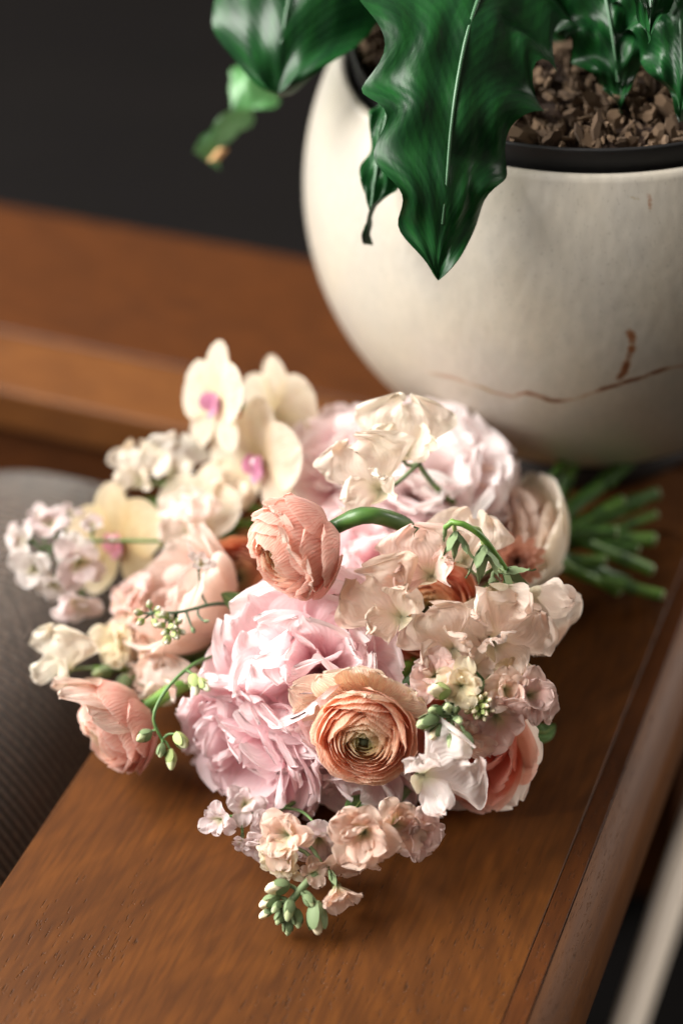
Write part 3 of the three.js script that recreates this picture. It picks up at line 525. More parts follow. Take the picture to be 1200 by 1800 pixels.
// ---------------------------------------------------------------- stocks and small sprays: florets and buds on one stem
const stockTone = { peach: [0.90, 0.66, 0.53], pink: [0.90, 0.66, 0.60], white: [0.91, 0.85, 0.82], mauve: [0.89, 0.75, 0.75], butter: [0.88, 0.76, 0.52] };
const floretCache = {};
function floret(parent, pos, face, size, tone, seed, o = {}) {
  size *= 1.2;
  const b = place(sub('floret', parent), parent, pos, face, o.up ?? toward(seed % 3 - 1, 1, 0.3)), r = rng(seed * 7 + 1), n = o.n ?? 13, c = stockTone[tone] ?? tone;
  const col = dye([[0, [0.62, 0.66, 0.30]], [0.22, [0.82, 0.76, 0.52]], [0.5, c], [1, mixc(c, [0.88, 0.8, 0.74], 0.35)]], 0.10);
  for (let k = 0; k < n; k++) {
    const t = (k + 0.5) / n, key = [tone, size.toFixed(4), n, k % 7, o.open ?? 0].join(), flat = lerp(28, o.open ?? 88, Math.sqrt(t));
    const geo = floretCache[key + k] ??= petalGeo({ L: size * lerp(0.62, 1.0, t) * (0.85 + r() * 0.3), W: size * lerp(0.55, 0.82, t) * (0.8 + r() * 0.4), a0: flat * 0.55, a1: flat + 12 + (r() - 0.5) * 40, cup: (r() - 0.3) * 160, ruf: size * 0.10, rf: 1.7, notch: r() < 0.4 ? 0.12 : 0, prof: ROUND(0.6, 0.24), seed: seed + k * 3, col, nu: 8, nv: 9, tipCurl: (r() - 0.3) * 60 });
    turn(mesh('petal', geo, M_SOFT, b), k * 2.39996 + r() * 0.5, 0.35, r);
  }
  sepals(b, 4, size * 0.62, size * 0.24, 8, 25, M_SAGE, -size * 0.5, seed);
  return b;
}
const budParts = {};
function bud(parent, pos, face, size, seed, tip = 'butter', mat = M_SAGE) {
  size *= 1.2;
  const b = place(sub('bud', parent), parent, pos, face, toward(0, 1, 0.2));
  const key = tip + size.toFixed(4);
  budParts[key] ??= (() => { const c = stockTone[tip] ?? tip, g = new THREE.SphereGeometry(1, 12, 10).scale(size * 0.20, size * 0.47, size * 0.20).translate(0, size * 0.33, 0); const q = g.attributes.position; for (let i = 0; i < q.count; i++) { const a = Math.atan2(q.getZ(i), q.getX(i)), f = 1 + 0.16 * Math.sin(a * 4 + q.getY(i) * 500); q.setX(i, q.getX(i) * f); q.setZ(i, q.getZ(i) * f); } g.computeVertexNormals(); return [g, new THREE.MeshPhysicalMaterial({ color: new THREE.Color(...c), roughness: 0.9, transmission: 0.2 })]; })();
  mesh('petals', budParts[key][0], budParts[key][1], b);
  const sg = petalGeo({ L: size * (0.78 + 0.1 * Math.sin(seed * 2)), W: size * 0.42, a0: 72, a1: -18, ease: 0.5, r0: size * 0.05, cup: 2.6 / size, h0: -size * 0.14, prof: ROUND(0.5, 0.5), nu: 6, nv: 8, seed }); sg.deleteAttribute('color');
  for (let k = 0; k < 4; k++) turn(mesh('sepal', sg, mat, b), k / 4 * Math.PI * 2 + seed);
  return b;
}
function spray(name, label, category, stemPts, heads, o = {}) {   // heads: [kind, pos, face, size, tone, opts]
  const g = thing(name, label, category, GROUP); g.position.copy(stemPts[0]); g.updateMatrixWorld(true);
  const c = new THREE.CatmullRomCurve3(stemPts, false, 'centripetal'), mat = o.mat ?? M_SAGE;
  worldMesh('stem', tube(stemPts, o.r0 ?? 0.0012, o.r1 ?? 0.0022, 30, 7, 0.08), mat, g);
  heads.forEach(([kind, pos, face, size, tone, opt], k) => {
    if (kind === 'f') floret(g, pos, face, size, tone, (o.seed ?? 1) * 31 + k, opt); else bud(g, pos, face, size, k + 1, tone, opt?.mat ?? M_SAGE);
    const back = pos.clone().addScaledVector(face, -size * (kind === 'f' ? 0.45 : 0.1));
    let best = 0, bd = 9; for (let i = 0; i <= 60; i++) { const d = c.getPoint(i / 60).distanceTo(back) + (i / 60) * 0.002; if (d < bd) { bd = d; best = i / 60; } }
    const q = c.getPoint(best), mid = back.clone().lerp(q, 0.5).addScaledVector(face, -bd * 0.18);
    worldMesh('pedicel', tube([back, mid, q], o.ped ?? 0.0008, (o.ped ?? 0.0008) * 1.25, 8, 6), mat, g);
  });
  return g;
}
// ================================================================ the bouquet
const F = toward;
// peonies
peony('large pale pink peony with ruffled petals beside the peach ranunculus', at(540, 1182, 0.786), F(-0.22, 0.02, 0.95), 0.050, 101, { n: 44 });
peony('mauve pink peony drooping over the bench behind the small mauve sprays', at(440, 1330, 0.802), F(-0.55, -0.55, 0.60), 0.043, 131, { n: 42, pale: [0.97, 0.80, 0.82], mid: [0.95, 0.68, 0.72], deep: [0.89, 0.42, 0.52] });
peony('white and pale pink peony in front of the cream pot', at(750, 835, 0.852), F(0.05, 0.50, 0.85), 0.046, 161, { pale: [0.98, 0.92, 0.91], mid: [0.98, 0.87, 0.87], deep: [0.97, 0.76, 0.79] });
peony('pale pink peony tucked between the orchids and the cream sweet pea', at(590, 835, 0.868), F(-0.40, 0.35, 0.8), 0.040, 191, { n: 34, pale: [0.98, 0.87, 0.87] });
peony('pale pink peony half hidden under the arching ranunculus stem', at(655, 1000, 0.838), F(-0.10, 0.10, 1), 0.040, 211, { n: 34 });
peony('small deep pink peony peeking out below the peach ranunculus', at(612, 1372, 0.795), F(-0.25, -0.75, 0.6), 0.034, 231, { n: 30, deep: [0.86, 0.40, 0.54] });
// ranunculus
ranunculus('rosy peach ranunculus globe nodding on a thick arching green stem', at(500, 972, 0.768), F(-0.82, -0.42, 0.40), 0.0236, 301, { flat: 1.0, th: 140, steps: 56, rim: [0.90, 0.68, 0.58], body: [0.88, 0.56, 0.46], base: [0.88, 0.58, 0.48], guard: [0.88, 0.66, 0.54], up: F(0, 1, 0), guards: [[-35, 30, 60, 1.25], [-75, 30, 50, 1.4], [-115, 34, 60, 1.3], [-5, 32, 58, 1.2], [-150, 30, 60, 1.2]], via: [at(640, 906, 0.772), at(700, 918, 0.785), at(745, 950, 0.81)], stemR: 0.0036, lead: 0.007 });
ranunculus('open peach ranunculus with dark eye and upright cream back petals', at(640, 1300, 0.760), F(-0.16, -0.42, 0.88), 0.0216, 331, { flat: 0.78, th: 116, layers: 12, rim: [0.92, 0.70, 0.55], body: [0.91, 0.56, 0.39], up: F(0, 1, 0), guards: [[-52, 100, 26, 1.5], [-24, 100, 24, 1.55], [4, 100, 30, 1.6], [30, 98, 36, 1.6], [60, 104, 50, 1.7], [-8, 80, 10, 1.4], [84, 100, 60, 1.5]], guard: [0.90, 0.76, 0.56] });
ranunculus('coral pink ranunculus lying on the bench corner beside the cushion', at(190, 1288, 0.806), F(-0.80, -0.50, 0.32), 0.0225, 361, { flat: 0.92, th: 134, steps: 50, rim: [0.90, 0.70, 0.62], body: [0.88, 0.56, 0.46], guard: [0.89, 0.70, 0.58], guards: [[10, 70, 20, 1.9], [-22, 66, 15, 1.9], [38, 72, 25, 1.9], [-55, 60, 30, 1.6], [65, 80, 50, 1.6]] });
ranunculus('orange ranunculus hidden behind the blush sweet pea blossoms', at(752, 1075, 0.812), F(-0.1, 0.1, 0.9), 0.0245, 391, { rim: [0.88, 0.52, 0.34], body: [0.86, 0.38, 0.20] });
ranunculus('dusky orange ranunculus deep in the bouquet behind the rosy globe', at(420, 1020, 0.845), F(-0.2, 0.2, 0.9), 0.020, 421, { rim: [0.78, 0.40, 0.22], body: [0.70, 0.26, 0.12] });
// roses
rose('smooth blush garden rose with broad petals beside the dark twig', at(338, 1062, 0.838), F(-0.72, 0.48, 0.38), 0.0235, 501, { outer: [0.88, 0.74, 0.65], inner: [0.89, 0.72, 0.65], layers: 7, open: -8 });
rose('coral rose with cream outer petals on the bench under the stock flowers', at(828, 1290, 0.800), F(-0.40, -0.36, 0.82), 0.0220, 531, { outer: [0.88, 0.76, 0.66], inner: [0.86, 0.38, 0.27], from: 0.02, till: 0.22, lip: 0.12, foot: [0.84, 0.5, 0.34], open: 6 });
rose('cream rose with one broad folded petal next to the tied stems', at(918, 965, 0.868), F(-0.60, 0.45, 0.45), 0.0225, 561, { outer: [0.90, 0.82, 0.68], inner: [0.86, 0.62, 0.50] });
rose('peach rose sunk between the pale peony and the cream rose', at(815, 940, 0.862), F(-0.2, 0.2, 0.9), 0.022, 591, { outer: [0.88, 0.70, 0.60], inner: [0.86, 0.56, 0.44] });
// orchids
sweetPea('pale blush sweet pea merging with the orchids above the blush rose', [at(400, 905, 0.872), at(450, 930, 0.875), at(560, 960, 0.88)], [[at(335, 935, 0.858), F(-0.4, 0.2, 0.85), F(-0.1, 1, 0.1), 0.0200, { tone: [0.88, 0.76, 0.70] }], [at(400, 880, 0.872), F(-0.1, 0.3, 0.85), F(0.2, 1, 0.1), 0.0190, { tone: [0.88, 0.80, 0.68] }]], 871);
const spike = at(520, 900, 0.88);
orchid('cream orchid with magenta lip, topmost above the wooden ledge', at(388, 708, 0.868), F(-0.78, 0.02, 0.58), F(0.10, 1, 0.05), 0.0305, 601, { to: spike });
orchid('cream orchid with magenta lip just above the rosy ranunculus globe', at(462, 815, 0.862), F(-0.62, -0.12, 0.75), F(0.12, 1, 0.05), 0.0330, 621, { to: spike });
orchid('cream orchid turned away behind the topmost orchid', at(482, 725, 0.890), F(0.55, 0.25, -0.55), F(0.1, 1, 0), 0.0290, 641, { to: spike });
orchid('golden orchid with pink lip behind the white delphinium sprig', at(212, 955, 0.880), F(-0.45, 0.05, 0.82), F(-0.15, 1, 0), 0.0310, 661, { to: spike, tone: [0.82, 0.66, 0.38], lip: [0.80, 0.30, 0.42] });
orchid('cream orchid with pale pink lip beside the blush rose', at(352, 905, 0.868), F(-0.4, 0.25, 0.8), F(0.3, 1, 0), 0.0260, 681, { to: spike, lip: [0.84, 0.58, 0.68] });
orchid('small cream orchid half open between the ledge and the pink peony', at(545, 790, 0.905), F(0.1, 0.5, 0.5), F(0, 1, 0), 0.0140, 691, { to: spike });
// sweet peas
const NOD = [at(782, 928, 0.757), at(797, 917, 0.754), at(838, 936, 0.756), at(872, 978, 0.764), at(890, 1010, 0.775), at(880, 1060, 0.80), at(900, 1010, 0.86)];
sweetPea('blush sweet pea with nodding green calyxes on an arched stem', NOD, [
  [at(757, 1012, 0.772), F(-0.35, 0.25, 0.85), F(-0.3, 0.9, 0.3), 0.024, { tone: [0.86, 0.68, 0.60], blush: [0.84, 0.54, 0.46], a0: 30, a1: 62 }],
  [at(868, 1030, 0.770), F(0.15, -0.55, 0.75), F(0.1, -1, 0.5), 0.026, { a0: 40, a1: 96 }],
  [at(925, 1040, 0.788), F(0.45, -0.50, 0.7), F(0.55, -0.8, 0.4), 0.027, { a0: 40, a1: 100 }],
], 701, { tone: [0.87, 0.75, 0.66] });
{ // the green calyxes and pedicels that hang from the arch
  const g = scene.children[scene.children.length - 1];
  for (const [x, y, d, fx, fy, s, from] of [[801, 962, 0.757, 0.05, -1, 0.0135, 0.12], [850, 992, 0.757, 0.0, -1, 0.0165, 0.36], [903, 1020, 0.772, 0.8, -0.5, 0.0155, 0.62]]) {
    const f = F(fx, fy, 0.3), p = at(x, y - 6, d), b = place(sub('calyx', g), g, p, f, F(0, 0, 1));
    mesh('cup', new THREE.LatheGeometry([[0.0001, -0.42], [0.06, -0.40], [0.13, -0.28], [0.16, -0.14]].map(([a, c]) => new THREE.Vector2(a * s, c * s)), 10), M_SAGE, b);
    const sg = [0, 1].map((k) => { const q = petalGeo({ L: s * (0.95 + 0.2 * k), W: s * 0.34, a0: 44, a1: 6 + 20 * k, tipCurl: 45, h0: -s * 0.40, prof: POINT(0.3, 0.5), cup: 2.2 / s * 0.6, ruf: s * 0.04, nu: 6, nv: 10, seed: 3 + k + x }); q.deleteAttribute('color'); return q; });
    for (let k = 0; k < 5; k++) turn(mesh('sepal', sg[k % 2], M_SAGE, b), k / 5 * Math.PI * 2 + x, 0.2, rs);
    const c = new THREE.CatmullRomCurve3(NOD, false, 'centripetal').getPoint(from * 0.8);
    worldMesh('pedicel', tube([p.clone().addScaledVector(f, -s * 0.42), p.clone().addScaledVector(f, -s * 0.8).lerp(c, 0.35), c], 0.0009, 0.0011, 10, 6), M_LIME, g);
  }
}
sweetPea('creamy sweet pea blossom overlapping the big pink peony', [at(772, 1090, 0.775), at(800, 1080, 0.79), at(860, 1030, 0.84)], [[at(705, 1085, 0.766), F(-0.30, 0.12, 0.9), F(-0.75, 0.75, 0.1), 0.0260, { a0: 45, a1: 84, tone: [0.86, 0.73, 0.60] }]], 731);
sweetPea('blush sweet pea with two rumpled blossoms above the coral rose', [at(790, 1115, 0.785), at(820, 1090, 0.80), at(870, 1040, 0.84)], [
  [at(795, 1140, 0.770), F(-0.35, -0.2, 0.9), F(-0.5, 0.6, 0.3), 0.0225, { tone: [0.86, 0.73, 0.63] }],
  [at(868, 1128, 0.774), F(0.25, -0.35, 0.85), F(0.6, 0.45, 0.2), 0.0250, { tone: [0.86, 0.74, 0.66] }]], 751);
sweetPea('ivory sweet pea with two ruffled blossoms on top of the white peony', [at(735, 815, 0.812), at(760, 850, 0.83), at(840, 920, 0.87)], [
  [at(708, 800, 0.805), F(-0.05, 0.45, 0.85), F(0.05, 1, 0.1), 0.0265, { tone: [0.88, 0.80, 0.69], blush: [0.86, 0.74, 0.62], a0: 20, a1: 66 }],
  [at(668, 862, 0.798), F(-0.40, 0.0, 0.9), F(-0.4, 0.8, 0.2), 0.0265, { tone: [0.88, 0.79, 0.69], blush: [0.86, 0.72, 0.62], a0: 40, a1: 80 }]], 771);
sweetPea('white sweet pea blossom hanging between the peach ranunculus and the coral rose', [at(775, 1330, 0.772), at(800, 1300, 0.79), at(860, 1200, 0.83)], [[at(745, 1362, 0.756), F(0.05, -0.20, 0.95), F(0.85, 0.45, 0.2), 0.0250, { tone: [0.86, 0.78, 0.74], blush: [0.84, 0.68, 0.66], a0: 45, a1: 92 }]], 791);
sweetPea('white sweet pea blossom standing out over the dark ribbed cushion', [at(165, 1175, 0.842), at(230, 1175, 0.845), at(420, 1130, 0.86)], [[at(118, 1178, 0.832), F(-0.45, 0.0, 0.85), F(0.0, 1, 0.1), 0.0215, { tone: [0.86, 0.80, 0.68], blush: [0.84, 0.76, 0.6], edge: 0.1, a0: 50, a1: 85 }]], 811);
sweetPea('white sweet pea with two small blossoms beside the topmost orchid', [at(285, 850, 0.885), at(330, 860, 0.88), at(470, 900, 0.88)], [
  [at(248, 845, 0.885), F(-0.3, 0.1, 0.9), F(-0.1, 1, 0.1), 0.0190, { tone: [0.87, 0.80, 0.68], edge: 0.1 }],
  [at(303, 830, 0.882), F(0.1, 0.1, 0.9), F(0.2, 1, 0.1), 0.0180, { tone: [0.88, 0.84, 0.76], edge: 0.1 }]], 831);
sweetPea('pale sweet pea blossoms between the blush rose and the coral pink ranunculus', [at(315, 1215, 0.83), at(360, 1190, 0.84), at(470, 1130, 0.86)], [
  [at(300, 1225, 0.822), F(-0.4, 0.1, 0.85), F(-0.2, 1, 0.1), 0.0190, { tone: [0.86, 0.72, 0.64] }],
  [at(262, 1155, 0.84), F(-0.6, 0.1, 0.75), F(0.2, 1, 0.1), 0.0180, { tone: [0.86, 0.70, 0.56] }]], 851);
sweetPea('ivory sweet pea blossom wedged between the arched calyx stem and the peach rose', [at(840, 1010, 0.80), at(860, 1000, 0.82), at(890, 985, 0.85)], [[at(815, 985, 0.792), F(-0.05, 0.30, 0.9), F(0.2, 1, 0.1), 0.0215, { tone: [0.88, 0.77, 0.66] }]], 891);
sweetPea('blush sweet pea blossom tucked above the yellow stock florets', [at(850, 1160, 0.80), at(865, 1120, 0.81), at(890, 1060, 0.84)], [[at(830, 1172, 0.786), F(0.1, -0.1, 0.95), F(0.3, 0.9, 0.1), 0.0200, { tone: [0.88, 0.74, 0.66] }]], 911);
// stocks
spray('stock_flower', 'peach stock spike with green bud tip resting on the bare bench wood', 'stock flower',
  [at(508, 1588, 0.752), at(545, 1545, 0.756), at(585, 1512, 0.762), at(640, 1470, 0.775), at(760, 1330, 0.81), at(900, 1100, 0.86)], [
    ['f', at(640, 1462, 0.752), F(-0.1, -0.10, 0.95), 0.0150, 'peach', { n: 15 }], ['f', at(690, 1448, 0.758), F(0.5, 0.0, 0.85), 0.0125, 'peach'], ['f', at(508, 1468, 0.760), F(-0.45, 0.1, 0.85), 0.0130, 'peach'],
    ['f', at(730, 1458, 0.764), F(0.45, -0.4, 0.75), 0.0125, 'pink'], ['f', at(500, 1500, 0.762), F(-0.5, -0.5, 0.7), 0.0110, 'butter'], ['f', at(590, 1556, 0.753), F(0.35, -0.75, 0.5), 0.0115, 'peach', { n: 8, open: 62 }],
    ['f', at(620, 1500, 0.762), F(0.0, -0.8, 0.6), 0.0125, 'peach', { n: 9 }], ['f', at(548, 1535, 0.757), F(0.2, 0.2, 0.8), 0.0075, 'peach', { n: 6 }],
    ['b', at(503, 1556, 0.753), F(-0.8, -0.1, 0.5), 0.0105, 'butter'], ['b', at(556, 1592, 0.752), F(0.05, -0.95, 0.3), 0.0125, 'butter'], ['b', at(486, 1578, 0.752), F(-0.85, -0.4, 0.3), 0.0085, 'butter'], ['b', at(509, 1586, 0.750), F(-0.1, -0.9, 0.5), 0.0085, [0.45, 0.52, 0.26]],
    ['b', at(498, 1600, 0.752), F(-0.4, -0.8, 0.4), 0.0070, [0.4, 0.48, 0.24]], ['b', at(520, 1602, 0.752), F(0.2, -0.9, 0.4), 0.0075, [0.4, 0.48, 0.24]], ['b', at(478, 1596, 0.754), F(-0.8, -0.6, 0.3), 0.0070, 'butter'], ['b', at(536, 1576, 0.752), F(0.6, -0.6, 0.5), 0.0062, [0.4, 0.48, 0.24]], ['b', at(506, 1614, 0.754), F(0, -1, 0.2), 0.0075, [0.42, 0.5, 0.26]], ['b', at(490, 1588, 0.750), F(-0.4, -0.5, 0.8), 0.0062, [0.4, 0.48, 0.24]],
  ], { r0: 0.0016, r1: 0.0030, seed: 3 });
spray('stock_flower', 'peach stock spike with sage green buds lying on the coral rose', 'stock flower',
  [at(792, 1262, 0.756), at(808, 1240, 0.758), at(840, 1215, 0.768), at(880, 1170, 0.79), at(910, 1080, 0.84)], [
    ['f', at(810, 1205, 0.757), F(-0.1, 0.1, 0.95), 0.0105, 'butter', { n: 9 }], ['f', at(925, 1222, 0.765), F(0.4, 0.0, 0.9), 0.0125, 'pink'], ['f', at(868, 1255, 0.764), F(0.15, -0.4, 0.85), 0.0150, 'pink', { n: 12 }], ['f', at(885, 1212, 0.762), F(0.3, 0.1, 0.9), 0.0110, 'peach', { n: 10 }],
    ['f', at(765, 1190, 0.764), F(-0.35, 0.2, 0.9), 0.0125, 'pink'], ['f', at(805, 1286, 0.762), F(0.0, -0.7, 0.7), 0.0135, 'peach', { n: 8 }], ['f', at(900, 1195, 0.772), F(0.3, 0.5, 0.7), 0.0110, 'butter', { n: 9 }], ['f', at(945, 1240, 0.770), F(0.7, -0.1, 0.7), 0.0090, 'pink'],
    ['b', at(783, 1215, 0.752), F(-0.6, 0.1, 0.7), 0.0115, 'butter', { mat: M_LIME }], ['b', at(765, 1262, 0.750), F(-0.9, -0.35, 0.5), 0.0100, [0.4, 0.48, 0.24]], ['b', at(790, 1246, 0.749), F(-0.2, 0.2, 0.95), 0.0085, [0.45, 0.52, 0.26]], ['b', at(793, 1284, 0.750), F(-0.1, -0.9, 0.4), 0.0085, [0.42, 0.5, 0.26]],
    ['b', at(776, 1276, 0.751), F(-0.6, -0.6, 0.5), 0.0085, 'butter'], ['b', at(818, 1292, 0.750), F(0.1, -0.95, 0.3), 0.0090, [0.5, 0.55, 0.28]], ['b', at(802, 1262, 0.748), F(0.2, -0.2, 0.95), 0.0065, [0.4, 0.48, 0.24]], ['b', at(775, 1250, 0.752), F(-0.7, 0.1, 0.7), 0.0080, [0.4, 0.48, 0.24]],
    ...Array.from({ length: 13 }, (_, k) => ['b', at(842 + 14 * Math.cos(k * 2.4) * Math.sqrt((k + 0.5) / 13) * 1.35, 1240 + 14 * Math.sin(k * 2.4) * Math.sqrt((k + 0.5) / 13) * 1.2, 0.7535 + 0.003 * (k / 13)), F(Math.cos(k * 2.4) * 0.6, -Math.sin(k * 2.4) * 0.6, 0.8), 0.0048, 'butter', { mat: M_LIME }]),
  ], { r0: 0.0014, r1: 0.0026, seed: 5 });
spray('stock_flower', 'fluffy peach stock spike between the cushion and the blush rose', 'stock flower',
  [at(215, 1130, 0.845), at(260, 1160, 0.845), at(330, 1150, 0.85), at(480, 1110, 0.87)], [
    ['f', at(212, 1130, 0.842), F(-0.6, 0.1, 0.75), 0.0125, 'butter'], ['f', at(236, 1085, 0.846), F(-0.6, 0.4, 0.7), 0.0125, 'peach'], ['f', at(240, 1050, 0.85), F(-0.6, 0.5, 0.6), 0.0125, 'pink'], ['f', at(262, 1190, 0.836), F(-0.5, -0.3, 0.75), 0.0110, 'peach'], ['f', at(275, 1125, 0.836), F(-0.3, 0.1, 0.9), 0.0115, 'peach'], ['b', at(195, 1178, 0.842), F(-0.8, -0.2, 0.5), 0.0100, [0.4, 0.48, 0.24]], ['b', at(228, 1190, 0.838), F(-0.5, -0.6, 0.5), 0.0110, [0.4, 0.48, 0.24]],
  ], { seed: 7 });
// white sprig
spray('delphinium_sprig', 'thin sprig of small white and pink florets reaching over the cushion', 'delphinium',
  [at(70, 965, 0.860), at(150, 952, 0.858), at(240, 951, 0.856), at(340, 956, 0.858), at(470, 1010, 0.87), at(600, 1030, 0.88)], [
    ['f', at(45, 952, 0.860), F(-0.6, 0.1, 0.8), 0.0105, 'white', { n: 8 }], ['f', at(62, 995, 0.857), F(-0.4, -0.4, 0.8), 0.0125, 'white', { n: 9 }], ['f', at(92, 925, 0.862), F(-0.2, 0.6, 0.7), 0.0115, 'mauve', { n: 8 }], ['f', at(70, 912, 0.864), F(-0.3, 0.8, 0.6), 0.0075, 'mauve', { n: 6 }],
    ['f', at(140, 985, 0.854), F(0.1, -0.3, 0.9), 0.0145, 'mauve', { n: 7 }], ['f', at(98, 1020, 0.856), F(-0.2, -0.7, 0.7), 0.0110, 'white', { n: 8 }], ['f', at(140, 1050, 0.856), F(0.1, -0.8, 0.6), 0.0150, 'mauve', { n: 7 }], ['f', at(118, 905, 0.866), F(0.3, 0.8, 0.5), 0.0070, 'mauve', { n: 5 }],
    ['f', at(128, 965, 0.853), F(0.0, 0.2, 0.95), 0.0095, 'white', { n: 8 }], ['f', at(164, 928, 0.858), F(0.2, 0.8, 0.5), 0.0075, 'mauve', { n: 5 }], ['f', at(30, 935, 0.862), F(-0.9, 0.3, 0.4), 0.0070, 'mauve', { n: 5 }], ['b', at(110, 950, 0.856), F(0.2, 0.6, 0.7), 0.006, 'white'], ['b', at(85, 980, 0.853), F(0.1, -0.1, 1), 0.006, 'white'],
  ], { r0: 0.0008, r1: 0.0012, ped: 0.0005, seed: 11, mat: M_GREEN });
spray('delphinium_sprig', 'small mauve sprig poking out under the drooping peony onto the wood', 'delphinium',
  [at(392, 1437, 0.780), at(440, 1432, 0.782), at(500, 1420, 0.79), at(600, 1340, 0.82)], [
    ['f', at(390, 1440, 0.777), F(-0.6, 0.0, 0.8), 0.0090, 'mauve', { n: 8 }], ['f', at(425, 1475, 0.774), F(-0.1, -0.7, 0.7), 0.0060, 'mauve', { n: 6 }], ['f', at(430, 1415, 0.784), F(0, 0.5, 0.8), 0.0100, 'mauve', { n: 7 }], ['f', at(475, 1478, 0.774), F(-0.4, -0.6, 0.7), 0.0115, 'mauve'], ['f', at(470, 1450, 0.778), F(-0.2, 0, 0.9), 0.0080, 'mauve'], ['f', at(560, 1470, 0.772), F(0, -0.5, 0.8), 0.0115, 'mauve'],
  ], { r0: 0.0009, r1: 0.0013, ped: 0.0006, seed: 13, mat: M_GREEN });
// dark twigs with tiny heads
spray('baby_breath_twig', 'dark branching twig with tiny greenish heads across the blush rose', 'twig',
  [at(268, 1078, 0.800), at(315, 1076, 0.800), at(375, 1062, 0.805), at(410, 1062, 0.815), at(470, 1060, 0.84)], [
    ...Array.from({ length: 9 }, (_, k) => ['b', at(300 + 18 * Math.cos(k * 2.4) * Math.sqrt(k / 9), 1102 + 22 * Math.sin(k * 2.4) * Math.sqrt(k / 9), 0.797 + 0.002 * (k % 3)), F(Math.cos(k * 2.4) * 0.6, -Math.sin(k * 2.4) * 0.6, 0.8), 0.0052, [0.72, 0.70, 0.56], { mat: M_LIME }]),
    ...Array.from({ length: 6 }, (_, k) => ['b', at(262 + 14 * Math.cos(k * 2.4), 1080 + 14 * Math.sin(k * 2.4), 0.801), F(Math.cos(k * 2.4) * 0.6, -Math.sin(k * 2.4) * 0.6, 0.8), 0.0050, [0.70, 0.66, 0.52], { mat: M_LIME }]),
    ['f', at(352, 994, 0.806), F(0.3, 0.7, 0.6), 0.0062, 'white', { n: 7 }], ['b', at(338, 1104, 0.797), F(0.4, -0.8, 0.4), 0.0030, [0.3, 0.32, 0.2]], ['b', at(360, 1092, 0.798), F(0.9, 0.1, 0.4), 0.0026, [0.3, 0.32, 0.2]],
  ], { r0: 0.0006, r1: 0.0012, ped: 0.00045, seed: 17, mat: M_DEEP });
spray('baby_breath_twig', 'thin curved green twig with lime buds below the pale sweet pea blossoms', 'twig',
  [at(285, 1300, 0.787), at(270, 1265, 0.786), at(284, 1225, 0.788), at(330, 1175, 0.795), at(400, 1140, 0.81), at(480, 1100, 0.84)], [
    ['b', at(312, 1292, 0.785), F(0.5, -0.6, 0.6), 0.0085, [0.66, 0.68, 0.40], { mat: M_LIME }], ['b', at(300, 1322, 0.785), F(0.1, -0.9, 0.4), 0.0085, [0.60, 0.64, 0.34], { mat: M_LIME }], ['b', at(262, 1288, 0.787), F(-0.5, -0.3, 0.7), 0.0085, [0.5, 0.56, 0.3], { mat: M_SAGE }], ['b', at(285, 1310, 0.784), F(-0.1, -0.9, 0.5), 0.0060, [0.5, 0.56, 0.3], { mat: M_SAGE }], ['b', at(340, 1190, 0.792), F(0.2, -0.8, 0.5), 0.0095, [0.78, 0.78, 0.56], { mat: M_LIME }], ['b', at(352, 1196, 0.790), F(0.6, -0.6, 0.5), 0.0075, [0.78, 0.78, 0.56], { mat: M_LIME }],
  ], { r0: 0.0007, r1: 0.0010, ped: 0.0005, seed: 19, mat: M_GREEN });
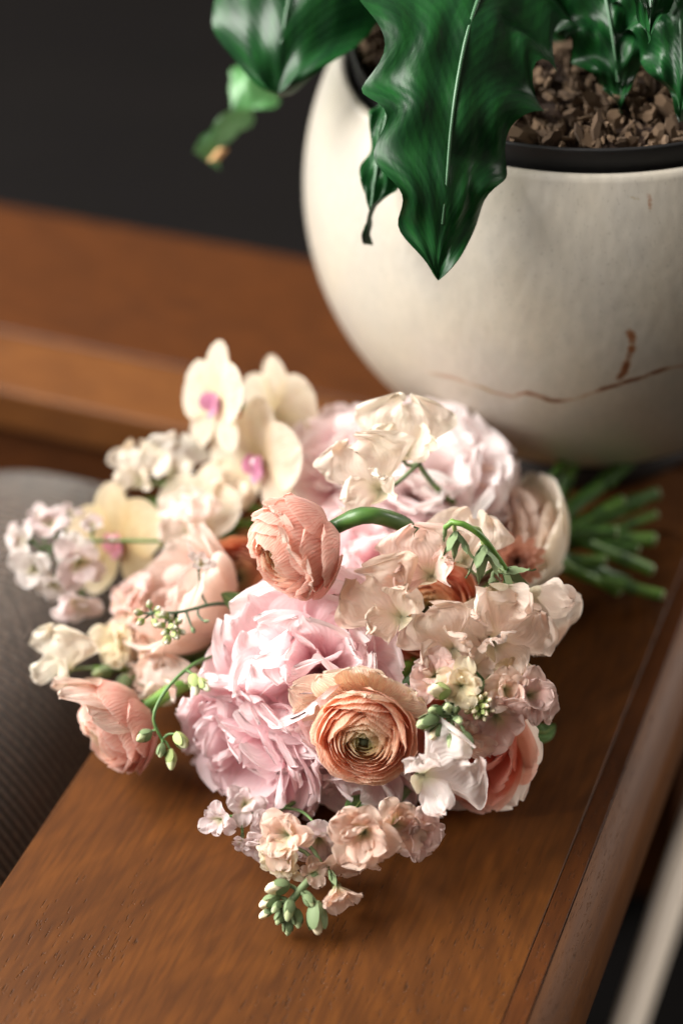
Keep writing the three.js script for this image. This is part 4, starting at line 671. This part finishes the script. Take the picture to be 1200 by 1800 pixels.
// chrysanthemum bits and loose leaves
{
  const g = thing('chrysanthemum', 'small rusty chrysanthemum tucked under the cream rose petal', 'chrysanthemum', GROUP); orient(g, at(905, 985, 0.825), F(0.0, -0.1, 0.95), F(0, 1, 0));
  const col = dye([[0, [0.5, 0.25, 0.15]], [1, [0.72, 0.36, 0.24]]], 0.15), r = rng(9);
  for (let k = 0; k < 46; k++) { const t = (k + 0.5) / 46; turn(mesh('petal', petalGeo({ L: 0.015 * lerp(0.5, 1, t), W: 0.0042, a0: 20 + 50 * t, a1: lerp(10, 92, t), cup: 300, prof: ROUND(0.7, 0.5), nu: 4, nv: 8, seed: 5 + (k % 9), col }), M_CORAL, g), k * 2.39996, 0.2, r); }
  stem(g, g.position.clone(), F(0.2, 0, -1), 0.002, { short: true });
}
{
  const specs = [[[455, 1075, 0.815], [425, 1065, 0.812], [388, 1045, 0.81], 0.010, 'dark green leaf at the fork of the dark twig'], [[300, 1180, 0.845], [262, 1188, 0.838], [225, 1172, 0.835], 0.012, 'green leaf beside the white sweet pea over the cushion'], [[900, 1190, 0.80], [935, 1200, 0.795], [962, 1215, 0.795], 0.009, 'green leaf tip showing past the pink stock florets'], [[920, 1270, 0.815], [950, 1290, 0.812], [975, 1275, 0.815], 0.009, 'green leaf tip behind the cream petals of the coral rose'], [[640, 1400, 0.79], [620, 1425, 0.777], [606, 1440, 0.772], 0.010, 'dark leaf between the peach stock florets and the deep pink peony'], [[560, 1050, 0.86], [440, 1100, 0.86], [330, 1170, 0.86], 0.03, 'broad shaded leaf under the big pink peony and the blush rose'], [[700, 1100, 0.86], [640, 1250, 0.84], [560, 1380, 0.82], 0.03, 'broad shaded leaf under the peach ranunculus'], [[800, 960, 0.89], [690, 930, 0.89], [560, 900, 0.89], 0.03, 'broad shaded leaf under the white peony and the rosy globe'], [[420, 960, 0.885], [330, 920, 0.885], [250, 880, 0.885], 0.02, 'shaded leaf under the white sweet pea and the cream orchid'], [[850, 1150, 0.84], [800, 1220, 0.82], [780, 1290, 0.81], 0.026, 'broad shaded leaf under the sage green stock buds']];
  for (const [p, q, s, w, label] of specs) {
    const c = new THREE.CatmullRomCurve3([at(...p), at(...q), at(...s)]), g = thing('bouquet_leaf', label, 'leaf', 'loose leaves in the bouquet'); g.position.copy(at(...p)); g.updateMatrixWorld(true);
    const n = F(0.1, 0.4, 0.9);
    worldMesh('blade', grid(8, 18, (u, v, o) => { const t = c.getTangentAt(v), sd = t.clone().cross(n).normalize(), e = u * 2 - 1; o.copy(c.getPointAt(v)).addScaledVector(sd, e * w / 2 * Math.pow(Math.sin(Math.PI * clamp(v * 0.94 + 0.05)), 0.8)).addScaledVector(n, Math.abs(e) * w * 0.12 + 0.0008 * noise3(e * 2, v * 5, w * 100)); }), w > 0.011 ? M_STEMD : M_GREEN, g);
    worldMesh('vein', tube([0, 0.33, 0.66, 0.95].map((k) => c.getPointAt(k).addScaledVector(n, 0.0003)), 0.0005, 0.0002, 12, 5), M_LIME, g);
  }
}
// cut stems beyond the tie that belong to the hidden sides of the bouquet
for (let k = stemNo, i = 0; k < STEM_ENDS.length; k++, i++) {
  const [x, y, h, r] = STEM_ENDS[k], e = level(x, y, Math.max(h, r + 0.001)), g = thing('cut_stem', 'green cut flower stem fanning out behind the tie towards the pot', 'stem', 'cut stems beyond the tie');
  const a = TIE.clone().add(V((rs() - 0.5) * 0.02, (rs() - 0.5) * 0.02, (rs() - 0.5) * 0.02)); a.y = Math.max(a.y, 0.006); g.position.copy(a); g.updateMatrixWorld(true);
  worldMesh('stem', tube([a.clone().add(V(-0.05, 0.01, 0.02)), a, a.clone().lerp(e, 0.5).add(V(0, 0.002, 0)), e], r, r, 16, 8, 0.16), i % 2 ? M_STEM : M_STEMD, g);
  cutEnd(g, a.clone().lerp(e, 0.5).add(V(0, 0.002, 0)), e, r);
}
renderer.render(scene, camera);
